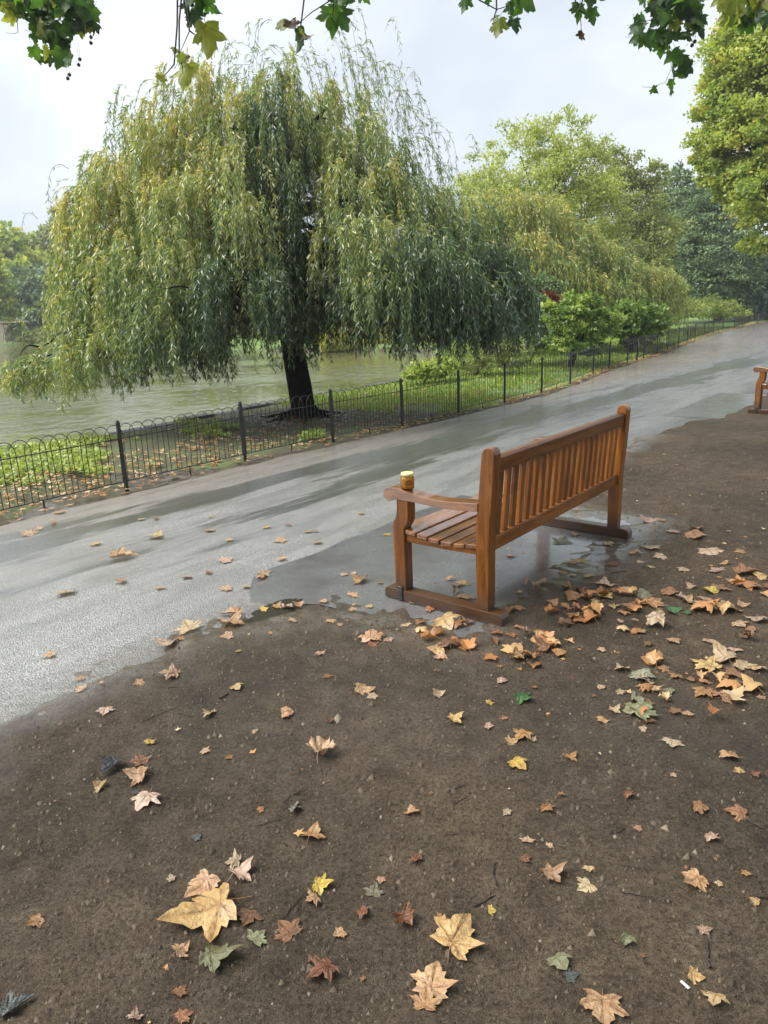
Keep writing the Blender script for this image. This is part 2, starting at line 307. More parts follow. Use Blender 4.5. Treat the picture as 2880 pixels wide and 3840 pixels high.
M_STEEL = simple('weathered_metal', (.06,.065,.065), .45, .3, 30, .2, .7)

# ================================================================== SETTING
def terrain():
    gx = np.unique(np.concatenate([np.linspace(-160,-12,24), np.arange(-12,13,.3), np.linspace(13,220,50)]))
    gy = np.unique(np.concatenate([np.linspace(-40,-1,9), np.arange(-1,44,.3), np.linspace(44,320,46)]))
    X, Y = np.meshgrid(gx, gy); d = inside_dist(X, Y, LAKE)
    Z = np.where(d > 0, -np.clip(d*2.2, 0, 1.2), (vn(X*.9, Y*.9, 3)-.5)*.05*np.clip(-d*.5, 0, 1))
    u, v = w2uv(X, Y); vf = v_fence(u); onpath = (v > vf-.1); Z = np.where(onpath & (d < 0), -.004, Z)
    Z = np.where((X > -3.4) & (X < 5) & (Y > .7) & (Y < 8) & (d < 0), -.09, Z)
    far = np.clip((np.hypot(X-6, Y-30)-60)/120, 0, 1); Z = np.where(d < 0, Z+far*.3, Z)
    bank = (v < vf-.05) & (d < 0)
    cov = np.where(bank, np.clip((u-5.5)*.5, 0, 1)*.9+.12, 0.)
    nearb = bank & (u < 6); cov = np.where(nearb, np.clip(.25+.5*np.clip((-d*-1+0)*0, 0, 1), 0, 1), cov)
    cov = np.where((~bank) & (d < 0) & (v < -20), .8, cov)
    ny, nx = X.shape; i = np.arange(ny-1)[:,None]*nx+np.arange(nx-1)[None]; i = i.ravel(); F = np.stack([i, i+1, i+nx+1, i+nx], 1)
    o = link('ground', mesh('ground', np.stack([X.ravel(), Y.ravel(), Z.ravel()], 1), F, M_GROUND, True, {'cover': cov.ravel()})); props(o, 'park ground with leaf-strewn soil and lawn behind the railing', kind='structure')
terrain()
def dirt_patch():
    gx = np.arange(-3.2, 5.5, .024); gy = np.arange(.6, 8.6, .024); X, Y = np.meshgrid(gx, gy); u, v = w2uv(X, Y)
    e = v - v_right(u) + (vn(X*3, Y*3, 5)-.5)*.22 + (vn(X*11, Y*11, 6)-.5)*.07
    din = np.minimum.reduce([u+.24, 2.16-u, .60-v])+(vn(X*4, Y*4, 2)-.5)*.10+(vn(X*14, Y*14, 4)-.5)*.05; e = np.where(din > -.3, np.minimum(e, -din), e)
    lump = (vn(X*2.2, Y*2.2, 1)-.5)*.022 + (vn(X*7, Y*7, 2)-.5)*.016 + (vn(X*17, Y*17, 3)-.5)*.011
    k = np.clip(e/.22, 0, 1); Z = .0165 + lump*k + (1-k)*((vn(X*8, Y*8, 12)-.5)*.016+(vn(X*23, Y*23, 13)-.5)*.014); Z = np.where(e < 0, Z-np.clip(-e*.12, 0, .05), Z)
    padd = np.maximum.reduce([-.28-u, u-2.2, v-.66, np.zeros_like(u)])
    wet = np.clip(1-e/.38, 0, 1)*.9 + np.clip(1-padd/.16, 0, 1)*.4*(u > -.6)*(v > -.3); wet = np.clip(wet + (vn(X*1.1, Y*1.1, 9)-.62)*.5, 0, 1)
    ny, nx = X.shape; i = (np.arange(ny-1)[:,None]*nx+np.arange(nx-1)[None]).ravel(); F = np.stack([i, i+1, i+nx+1, i+nx], 1)
    o = link('earth', mesh('earth', np.stack([X.ravel(), Y.ravel(), Z.ravel()], 1), F, M_DIRT, True, {'wet': wet.ravel()})); props(o, 'trodden brown bare earth around the bench', kind='structure')
    # earth beyond, on the bench side of the path
    us = np.concatenate([np.arange(-12, -3, .5), np.arange(-3, 14, .2), np.linspace(14, 60, 40)]); vs = np.concatenate([np.arange(0, 1.6, .08), np.arange(1.6, 8, .3), np.linspace(8, 26, 10)]); V = []
    for a in us:
        r0 = float(v_right(a))+.16*(float(vn(a*2.3, 1.1, 6))-.5)+.08*(float(vn(a*7, 1.1, 7))-.5)
        for k_, s_ in enumerate(vs): V.append(uv2w(a, r0+s_, .0115 if k_ > 1 else (-.004 if k_ == 0 else .006)))
    V = np.array(V); inn = (V[:,0] > -2.9) & (V[:,0] < 5.25) & (V[:,1] > .9) & (V[:,1] < 8.35); V[inn,2] = -.05
    n = len(vs); i = (np.arange(len(us)-1)[:,None]*n+np.arange(n-1)[None]).ravel(); F = np.stack([i, i+n, i+n+1, i+1], 1)
    o = link('earth_verge', mesh('earth_verge', V, F, M_DIRT, True, {'wet': np.zeros(len(V))+.05})); props(o, 'bare brown earth beside the far bench', kind='structure')
dirt_patch()
def ribbon(name, us, left, right, nv, z, mat, label):
    V = []; UV = []
    for a in us:
        l, r = left(a), right(a)
        for s in np.linspace(0, 1, nv): vv = l+(r-l)*s; V.append(uv2w(a, vv, z(a, vv))); UV.append((a, vv))
    n = nv; i = (np.arange(len(us)-1)[:,None]*n+np.arange(n-1)[None]).ravel(); F = np.stack([i, i+n, i+n+1, i+1], 1)
    me = mesh(name, np.array(V), F, mat, True); uvl = me.uv_layers.new(name='uv'); li = np.zeros(len(me.loops), np.int32); me.loops.foreach_get('vertex_index', li)
    uvl.data.foreach_set('uv', np.array(UV, np.float32)[li].ravel()); o = link(name, me); props(o, label, kind='structure'); return o
us = np.concatenate([np.arange(-9, 14, .12), np.linspace(14, 62, 120)])
ribbon('path', us, lambda a: float(v_fence(a))+.22+.10*(vn(a*2.5, .3, 4)-.5)+.06*(vn(a*9, .3, 4)-.5), lambda a: float(v_right(a))+.30, 40,
       lambda a, b: .0045+.004*(vn(a*2, b*2, 7)-.5), M_PATH, 'wet asphalt park path curving away beside the railing')
ribbon('bench_pad', np.arange(-.5, 2.21, .1), lambda a: -1.05+.06*(vn(a*3, 1, 3)-.5)+(max(0, -a-.12)**1.3)*1.2, lambda a: (.64 if a > -.21 else -.2-1.2*(-.21-a)*1.4), 24, lambda a, b: .0095-.007*((b < -1.0) or (a < -.45)), M_PAD, 'smooth dark tarmac pad under the near bench')
ribbon('bench_pad', np.arange(7.5, 10.6, .2), lambda a: -1.0, lambda a: .68, 8, lambda a, b: .0085, M_PAD, 'smooth tarmac pad under the far bench')
def puddle(name, c, ru, rv, z, label, seed):
    n = 60; V = [uv2w(c[0], c[1], z)]
    for i in range(n):
        a = i/n*2*math.pi; r = .55+.75*vn(3+2.2*math.cos(a), 3+2.2*math.sin(a), seed)+.25*(vn(9+7*math.cos(a), 9+7*math.sin(a), seed)-.5); V.append(uv2w(c[0]+ru*r*math.cos(a), c[1]+rv*r*math.sin(a), z))
    o = link(name, mesh(name, V, [[0, 1+i, 1+(i+1) % n] for i in range(n)], M_PUDDLE)); props(o, label, kind='structure')
puddle('puddle', (-.50,-.47), .26, .09, .0125, 'leaf-rimmed puddle at the path edge by the tarmac pad', 2)
lk = np.array(LAKE); lc = link('lake', mesh('lake', np.array([(-170,-45,-.35),(60,-45,-.35),(60,130,-.35),(-170,130,-.35)]), [[0,1,2,3]], M_LAKE)); props(lc, 'murky green lake dimpled by rain', kind='structure')
# stone edging along the bank by the willow
ed = props(empty('bank_edging', (-3,12,0)), 'low dark stone edging along the lake bank beside the willow', 'edging')
ep = [(-4.05,10.62),(-3.28,11.74),(-1.72,14.14),(-.58,15.66),(.5,17.1)]; ed_m = []
for k in range(4): ed_m.append(bm2me(bevel_box(-.29,.29,-.13,.13,-.5,.0+.012*k,.02), 'stone_block', M_STONE))
for (a, b) in zip(ep[:-1], ep[1:]):
    a, b = np.array(a), np.array(b); ln = np.linalg.norm(b-a); n = max(1, int(ln/.6)); ang = math.atan2(*(b-a)[::-1])
    for j in range(n):
        p = a+(b-a)*(j+.5)/n; o = link('stone_block', random.choice(ed_m), ed, (p[0]+3+random.uniform(-.03,.03), p[1]-12+random.uniform(-.03,.03), random.uniform(-.02,.03))); o.rotation_euler = (0, 0, ang+random.uniform(-.06,.06))

# ================================================================== FENCE
def fence():
    root = props(empty('hoop_fence', (*FENCE[2], 0)), 'black hoop-topped iron railing running along the path', 'fence'); off = np.array([*FENCE[2], 0])
    H_, RT, RB = .645, .505, .085
    bmp = bevel_box(-.016,.016,-.016,.016,-.02,.665,.003,1)
    r = bmesh.ops.create_cone(bmp, segments=8, radius1=.02, radius2=.012, depth=.02, cap_ends=True, matrix=Matrix.Translation((0,0,.672)))
    pm = bm2me(bmp, 'post', M_IRON)
    hw = .093; a = np.linspace(0, np.pi, 9); m = MB()
    P = np.concatenate([[(-hw,0,RB)], [(-hw*math.cos(t), 0, H_-hw*1.1+hw*1.1*math.sin(t)) for t in a], [(hw,0,RB)]]); m.tube(P, .0038, 5, False); hm = m.build('hoop', M_IRON)
    rail_c = {}; hoops = []; far = MB()
    for i, p in enumerate(FENCE):
        d = FENCE[min(i+1, len(FENCE)-1)]-FENCE[max(i-1, 0)]; o = link('post', pm, root, (*(p-off[:2]), 0)); o.rotation_euler = (random.uniform(-.012,.012), random.uniform(-.012,.012), math.atan2(d[1], d[0]))
    for i in range(len(FENCE)-1):
        a_, b_ = FENCE[i], FENCE[i+1]; d = b_-a_; ln = float(np.linalg.norm(d)); ang = math.atan2(d[1], d[0])
        for nm, zz in (('top_rail', RT), ('bottom_rail', RB)):
            me = bm2me(bevel_box(.012, ln-.012, -.007, .007, zz-.0042, zz+.0042, .0012, 1), nm, M_IRON); o = link(nm, me, root, (*(a_-off[:2]), 0)); o.rotation_euler = (0, 0, ang)
        mid = a_+d*.5; st = bm2me(bevel_box(-.006,.006,-.006,.006,-.02,RB,.001,1), 'stake', M_IRON); o = link('stake', st, root, (*(mid-off[:2]), 0)); o.rotation_euler = (0, 0, ang)
        nh = max(8, int(round(ln/.125)))
        for j in range(nh): hoops.append((a_+d*((j+.5)/nh), ang))
    for k, (p, ang) in enumerate(hoops):
        if k < 300:
            o = link('hoop', hm, root, (*(p-off[:2]), 0)); o.rotation_euler = (random.gauss(0,.01), random.gauss(0,.012), ang+random.gauss(0,.02))
        else:
            c, s = math.cos(ang), math.sin(ang); far.tube([(p[0]+q[0]*c, p[1]+q[0]*s, q[2]) for q in P[::2] if True], .0036, 3, False)
    if far.n: o = wchild('far_hoops', far.build('far_hoops', M_IRON), root); o['kind'] = 'stuff'
fence()
# small notice plates fixed to the railing
for (px, py, sz, lab) in ((2388,1303,.15,'small dark notice plate hung on the railing by the broad-leaved shrub'), (2840,1188,.75,'dark panel standing at the far end of the railing')):
    base = gnd(px, 1352 if px < 2500 else 1213); t = empty('notice_plate', (base[0], base[1], .0)); t.rotation_euler = (0, 0, math.radians(60)); props(t, lab, 'sign')
    hz = .36 if px < 2500 else .05; hh = .16 if px < 2500 else .5; ww = .09 if px < 2500 else .4
    link('plate', bm2me(bevel_box(-ww,ww,-.03,-.022,hz,hz+hh,.002,1), 'plate', simple('plate_paint', (.02,.022,.022), .4)), t)
    link('bracket', bm2me(bevel_box(-.01,.01,-.022,.02,0,hz+hh,.002,1), 'bracket', M_IRON), t)
    pl = simple('plate_lettering', (.25,.25,.24), .6)
    for k in range(3 if px < 2500 else 0): link('print_line', bm2me(bevel_box(-ww*.7,ww*(.7-.2*k),-.0325,-.0312,hz+.11-.03*k,hz+.118-.03*k,0), 'print_line', pl), t)

# ================================================================== BENCHES
ARM = [(-.083,.600),(-.083,.618),(-.07,.634),(-.045,.645),(-.019,.649),(.02,.647),(.06,.640),(.123,.628),(.21,.619),(.30,.616),(.385,.621),(.52,.632),
       (.52,.588),(.413,.579),(.295,.577),(.185,.580),(.077,.586),(.005,.586),(-.010,.584),(-.022,.576),(-.043,.568),(-.065,.575),(-.078,.588)]
FLEG = [(-.021,.06),(-.028,.38),(-.029,.43),(-.024,.447),(-.010,.475),(-.001,.50),(.003,.53),(.004,.587),(.080,.587),(.079,.50),(.076,.47),(.066,.445),(.050,.425),(.050,.40),(.050,.06)]
RPOST = [(.508,.06),(.503,.36),(.506,.52),(.518,.635),(.534,.83),(.538,.875),(.545,.895),(.556,.908),(.572,.913),(.589,.910),(.603,.898),(.609,.880),(.604,.78),(.596,.635),(.584,.48),(.580,.38),(.578,.06)]
def back_v(wz): return float(np.interp(wz, [.36,.52,.635,.88], [.541,.546,.557,.574]))
def make_bench(name, loc, yaw, label):
    root = empty(name, loc, yaw); props(root, label, 'bench', 'teak benches beside the path')
    LB = 1.80; lw = .07
    # local x = along bench, local y = -v  (front is +y)
    def part(nm, bm, ax):
        for v_ in bm.verts: v_.co.y = -v_.co.y
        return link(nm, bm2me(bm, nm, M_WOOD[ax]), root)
    def mk(nm, pts, x0, x1, ax): return part(nm, extrude_poly(pts, x0, x1), ax)
    for e in (0, 1):
        x0 = 0 if e == 0 else LB-lw; x1 = x0+lw
        sk = [(-.10,.0),(-.10,.042),(-.092,.056),(-.076,.062),(.635,.062),(.652,.056),(.662,.040),(.662,.0)]
        part('base_rail', extrude_poly(sk, x0-.004, x1+.004), 1)
        mk('front_leg', FLEG, x0, x1, 2); mk('rear_post', RPOST, x0, x1, 2); mk('armrest', ARM, x0-.006, x1+.012, 4)
        xi = x0+.016 if e == 0 else x0+.010
        mk('side_rail', [(.051,.345),(.051,.392),(.15,.382),(.27,.368),(.38,.376),(.502,.398),(.502,.352),(.30,.345)], xi, xi+.04, 1)
        bk = link('bracket', bm2me(bevel_box(x0-.012 if e == 0 else x1+.003, x0-.005 if e == 0 else x1+.010, -.03, 0, .0, .085, .002, 1), 'bracket', M_STEEL), root)
    mk('front_rail', [(-.012,.335),(-.012,.398),(.022,.398),(.022,.335)], lw+.001, LB-lw-.001, 0)
    tops = [(-.028,.408),(.056,.417),(.133,.407),(.208,.398),(.288,.394),(.366,.398),(.443,.408)]
    for k, (vv, wz) in enumerate(tops):
        dx = .002 if k else lw+.002; tl = .035 if k == 6 else 0; wd = .066 if k else .075
        s = math.sin(.10*(1 if k > 4 else -1 if k < 3 else 0)); bm = bevel_box(dx, LB-dx, vv, vv+wd-(.003 if k == 6 else 0), wz-.022, wz, .004)
        for v_ in bm.verts: v_.co.z += (v_.co.y-vv-wd/2)*s
        part('seat_slat', bm, 3)
    mk('top_rail', [(back_v(.785)-.024,.780),(back_v(.865)-.024,.852),(back_v(.865)-.012,.866),(back_v(.865)+.012,.866),(back_v(.865)+.024,.852),(back_v(.785)+.024,.780)], lw-.001+.002, LB-lw-.001, 0)
    mk('bottom_rail', [(back_v(.37)-.022,.366),(back_v(.44)-.022,.443),(back_v(.44)+.022,.443),(back_v(.37)+.022,.366)], lw+.001, LB-lw-.001, 0)
    ns = 20; x0, x1 = lw+.03, LB-lw-.03
    sp = [(back_v(.44)-.011,.4435),(back_v(.61)-.011,.61),(back_v(.78)-.011,.7795),(back_v(.78)+.011,.7795),(back_v(.61)+.011,.61),(back_v(.44)+.011,.4435)]
    bm = extrude_poly(sp, -.0205, .0205, .003)
    for v_ in bm.verts: v_.co.y = -v_.co.y
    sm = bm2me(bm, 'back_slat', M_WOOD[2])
    for k in range(ns): link('back_slat', sm, root, (x0+(x1-x0)*(k+.5)/ns, 0, 0))
    return root
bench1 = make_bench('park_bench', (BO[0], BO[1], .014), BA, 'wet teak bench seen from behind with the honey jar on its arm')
bp = gnd(2812, 1556); fa = math.radians(38)
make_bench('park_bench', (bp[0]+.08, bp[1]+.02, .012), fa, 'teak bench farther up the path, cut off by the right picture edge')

# ------------------------------------------------------------------ honey jar on the near armrest
def lathe(prof, n=40):
    V = []; F = []
    for r, z in prof:
        for i in range(n): a = 2*math.pi*i/n; V.append((r*math.cos(a), r*math.sin(a), z))
    for k in range(len(prof)-1):
        for i in range(n): F.append([k*n+i, k*n+(i+1) % n, (k+1)*n+(i+1) % n, (k+1)*n+i])
    return V, F
def jar():
    p = uv2w(.036, .056); root = empty('honey_jar', (p[0], p[1], .014+.6435)); root.rotation_euler = (0, 0, math.radians(12)); props(root, 'small glass jar of golden honey with yellow lid on the bench arm', 'jar')
    m, t, b = newmat('honey'); b.inputs['Base Color'].default_value = (1.,.50,.045,1); b.inputs['Roughness'].default_value = .12; b.inputs['Transmission Weight'].default_value = .0; b.inputs['IOR'].default_value = 1.45
    tr = N(t, 'ShaderNodeBsdfTranslucent'); tr.inputs[0].default_value = (1.,.46,.03,1); ms = N(t, 'ShaderNodeMixShader', i_0=.3); t.links.new(b.outputs[0], ms.inputs[1]); t.links.new(tr.outputs[0], ms.inputs[2]); t.links.new(ms.outputs[0], t.nodes['Material Output'].inputs[0])
    g, t, b = newmat('jar_glass'); tp = N(t, 'ShaderNodeBsdfTransparent'); tp.inputs[0].default_value = (.97,.96,.93,1); gl = N(t, 'ShaderNodeBsdfGlossy', i_Roughness=.03); fr = N(t, 'ShaderNodeFresnel', i_IOR=1.45); ms = N(t, 'ShaderNodeMixShader')
    t.links.new(fr.outputs[0], ms.inputs[0]); t.links.new(tp.outputs[0], ms.inputs[1]); t.links.new(gl.outputs[0], ms.inputs[2]); t.links.new(ms.outputs[0], t.nodes['Material Output'].inputs[0])
    V, F = lathe([(.0,.004),(.028,.004),(.0325,.009),(.0335,.02),(.0335,.056),(.032,.062),(.0,.062)]); link('honey', mesh('honey', V, F, m, True), root)
    V, F = lathe([(.0,.0),(.030,.0),(.0350,.005),(.0362,.012),(.0362,.060),(.0340,.067),(.0305,.071),(.0305,.078)]); link('glass', mesh('glass', V, F, g, True), root)
    lid = simple('yellow_lid', (.74,.66,.30), .35, .12, 60); V, F = lathe([(.0312,.0745),(.0338,.0745),(.0345,.077),(.0345,.085),(.0330,.0885),(.030,.0895),(.0,.0890)]); link('lid', mesh('lid', V, F, lid, True), root)
    ink = simple('dark_label_print', (.06,.018,.012), .5, .1)
    R = .0366
    def wrap(pts): return [(R*math.sin(x/R), -R*math.cos(x/R), z) for x, z in pts]
    polys = []
    for sx in (-1, 1):
        for k, (x1, z1, x0, z0, wd) in enumerate(((.024,.040,0,.056,.0026), (.017,.039,.0015,.0505,.0018), (.0115,.0385,.005,.0455,.0014))):
            for s in range(4):
                f0, f1 = s/4, (s+1)/4; g_ = lambda f: (sx*(x0+(x1-x0)*f), z0+(z1-z0)*f**.8); a, b_ = g_(f0), g_(f1)
                polys.append([(a[0], a[1]), (b_[0], b_[1]), (b_[0], b_[1]-wd), (a[0], a[1]-wd)])
    for z0, ww in ((.0245,.021), (.0165,.019), (.0135,.016), (.0085,.005)):
        n = 8
        for i in range(n): xa = -ww+2*ww*i/n; xb = xa+2*ww/n*.75; polys.append([(xa, z0), (xb, z0), (xb, z0+.0011), (xa, z0+.0011)])
    V = []; F = []
    for pl in polys: F.append(list(range(len(V), len(V)+len(pl)))); V += wrap(pl)
    # honey drop outline of the emblem
    for i in range(14):
        q = [(.0066*math.cos(a_)*s_*(1-.25*math.sin(a_)), .0425+.0045*math.sin(a_)*s_) for a_, s_ in ((i/14*6.283, 1), ((i+1)/14*6.283, 1), ((i+1)/14*6.283, .72), (i/14*6.283, .72))]; F.append(list(range(len(V), len(V)+4))); V += wrap(q)
    link('label_emblem', mesh('label_emblem', V, F, ink), root)
    cu = bpy.data.curves.new('lettering', 'FONT'); cu.body = 'OneKEp'; cu.size = .0135; cu.align_x = 'CENTER'; cu.offset = .0003; to = bpy.data.objects.new('lettering', cu); COL.objects.link(to); bpy.context.view_layer.update()
    me = bpy.data.meshes.new_from_object(to.evaluated_get(bpy.context.evaluated_depsgraph_get())); bpy.data.objects.remove(to); bm = bmesh.new(); bm.from_mesh(me); bmesh.ops.subdivide_edges(bm, edges=[e for e in bm.edges if e.calc_length() > .003], cuts=1)
    for v_ in bm.verts: x, z = v_.co.x, v_.co.y+.0275; v_.co = Vector((R*math.sin(x/R), -R*math.cos(x/R), z))
    me.clear_geometry(); bm.to_mesh(me); bm.free(); me.materials.clear(); me.materials.append(ink); link('lettering', me, root)
jar()

# ================================================================== FOLIAGE TOOLS
def unit(a): return a/(np.linalg.norm(a, axis=-1, keepdims=True)+1e-9)
def leaf_quads(P, Dn, Wd, ln, wd, tint, fold=.0):
    """rhombic leaves: base P, direction Dn, width direction Wd."""
    n = len(P); ln = np.broadcast_to(ln, (n,))[:,None]; wd = np.broadcast_to(wd, (n,))[:,None]; nn = np.cross(Dn, Wd)
    mid = P+Dn*ln*.45; V = np.stack([P, mid+Wd*wd*.5+nn*wd*fold, P+Dn*ln, mid-Wd*wd*.5+nn*wd*fold], 1).reshape(-1, 3)
    F = np.arange(n*4).reshape(n, 4); return V, F, np.repeat(tint, 4)
def strands(P0, O, Lg, reach, rise, sp, leafL, leafW, r, K=9, tintlo=0., tinthi=1., tmap=None):
    """weeping shoots: start P0, outward unit O, hanging length Lg."""
    n = len(P0); s = np.linspace(0, 1, K); ph = r.random((n, 2))*6.28; am = r.uniform(.02, .09, n)
    side = np.stack([-O[:,1], O[:,0], np.zeros(n)], 1)
    def pos(i, t):
        h = reach[i]*(1-(1-t)**2.2); z = -Lg[i]*t**1.5+rise[i]*2.2*t*(1-t)**2
        sw = am[i]*Lg[i]*t*np.sin(ph[i,0]+t*3.2); sw2 = am[i]*Lg[i]*.6*t*np.sin(ph[i,1]+t*2.7)
        return P0[i]+O[i]*(h+sw2)[:,None]+side[i]*sw[:,None]+np.stack([0*t, 0*t, z], 1)
    idx = np.repeat(np.arange(n), K); S = np.tile(s, n); Q = pos(idx, S).reshape(n, K, 3)
    wv = unit(np.cross(np.gradient(Q, axis=1), r.normal(size=(n, 1, 3))))*np.linspace(.0034, .0010, K)[None,:,None]
    SV = np.stack([Q-wv, Q+wv], 2).reshape(-1, 3); b = (np.arange(n)[:,None]*K+np.arange(K-1)[None]).ravel()*2
    SF = np.stack([b, b+1, b+3, b+2], 1)
    m = np.maximum(3, (Lg+reach)/sp).astype(int); li = np.repeat(np.arange(n), m); tt = r.uniform(.04, 1., len(li))
    P = pos(li, tt); T = unit(pos(li, np.minimum(tt+.02, 1.02))-pos(li, tt-.02)); rv = unit(r.normal(size=(len(li), 3)))
    sd_ = unit(np.cross(T, rv)); Dn = unit(T*.75+sd_*r.uniform(.3, 1.15, len(li))[:,None]+np.array([0,0,-.35])); Wd = unit(np.cross(Dn, unit(r.normal(size=(len(li), 3)))))
    base = (tmap[li] if tmap is not None else r.random(n)[li]*.6+.2); tint = np.clip(base+r.normal(0, .17, len(li))+.22*(.45-tt), tintlo, tinthi)
    V, F, A = leaf_quads(P, Dn, Wd, leafL*r.uniform(.65, 1.2, len(li)), leafW*r.uniform(.7, 1.2, len(li)), tint)
    return (V, F, A), (SV, SF)
def limb(m, a, b, r0, r1, r, bend=.15, n=7, sag=.0):
    a, b = np.array(a, float), np.array(b, float); t = np.linspace(0, 1, n)[:,None]; d = np.linalg.norm(b-a); off = r.normal(size=3)*bend*d; off[2] = abs(off[2])*.8
    P = a+(b-a)*t+off*(4*t*(1-t))*.6+r.normal(size=(n, 3))*.012*d*(t*(1-t)*4); m.tube(P, np.linspace(r0, r1, n), 7); return P
def broadleaf(name, label, base, blobs, n, leaf, mat, seed, trunk_r=.25, bark=None, up=.5, tint=(.5,.2), clump=.35, group=None, limbs=True, cat='tree', aspect=.7, shell=.55, stem='trunk', per=28):
    """blobs: (x,y,z,rx,ry,rz). crown = leaf clumps spread through each lobe's volume, denser outwards."""
    r = np.random.default_rng(seed); B = np.array(blobs, float); vol = (B[:,3]*B[:,5])*1.0; k = np.maximum(1, (n*vol/vol.sum()).astype(int)); Ps = []; Os = []; Ts = []
    for b, m in zip(B, k):
        nc = max(6, m//per); c = unit(r.normal(size=(nc, 3))); rad = r.uniform(shell, 1.06, nc)**.7; rad *= .82+.36*r.random(nc); cc = c*rad[:,None]
        w_ = r.integers(0, nc, m); cl = clump*np.array([1,1,.6]); pp = cc[w_]+r.normal(size=(m, 3))*cl*.42*r.uniform(.5, 1.2, nc)[w_][:,None]
        Ps.append(b[:3]+pp*b[3:]); Os.append(unit(pp)); Ts.append(np.clip(tint[0]+r.normal(0, .13, nc)[w_]+r.normal(0, tint[1]*.6, m), 0, 1))
    P = np.concatenate(Ps); O = np.concatenate(Os); T = np.concatenate(Ts); keep = P[:,2] > .05; P, O, T = P[keep], O[keep], T[keep]; q = len(P)
    Dn = unit(O*.6+r.normal(size=(q, 3))*.7+np.array([0,0,-.25])); nr = unit(O*.5+np.array([0,0,up])+r.normal(size=(q, 3))*.55); Wd = unit(np.cross(Dn, nr))
    sz = leaf*r.uniform(.6, 1.3, q); V, F, A = leaf_quads(P, Dn, Wd, sz, sz*aspect, T, .12)
    root = props(empty(name, base), label, cat, group); wchild('crown' if cat == 'tree' else 'foliage', mesh('crown', V, F, mat, False, {'tint': A}), root)
    m = MB(); top = B[:,:3].mean(0); base = np.array(base, float); tt = base+(top-base)*.75
    limb(m, base-np.array([0,0,.1]), tt, trunk_r, trunk_r*.45, r, .04, 9)
    if limbs:
        for b in B: limb(m, base+(tt-base)*r.uniform(.35, .95), b[:3]+np.array([0,0,b[5]*.4]), trunk_r*.34, trunk_r*.06, r, .12)
    wchild(stem, m.build(stem, bark or M_BARK2), root); return root
def lob(px, py, Y, rx, ry=None, rd=None):
    p = at(px, py, Y); s = Y/math.cos(PITCH)/FPX*1.02; ry = ry or rx; rd = rd or rx; return (*p, rx*s, rd*s, ry*s)

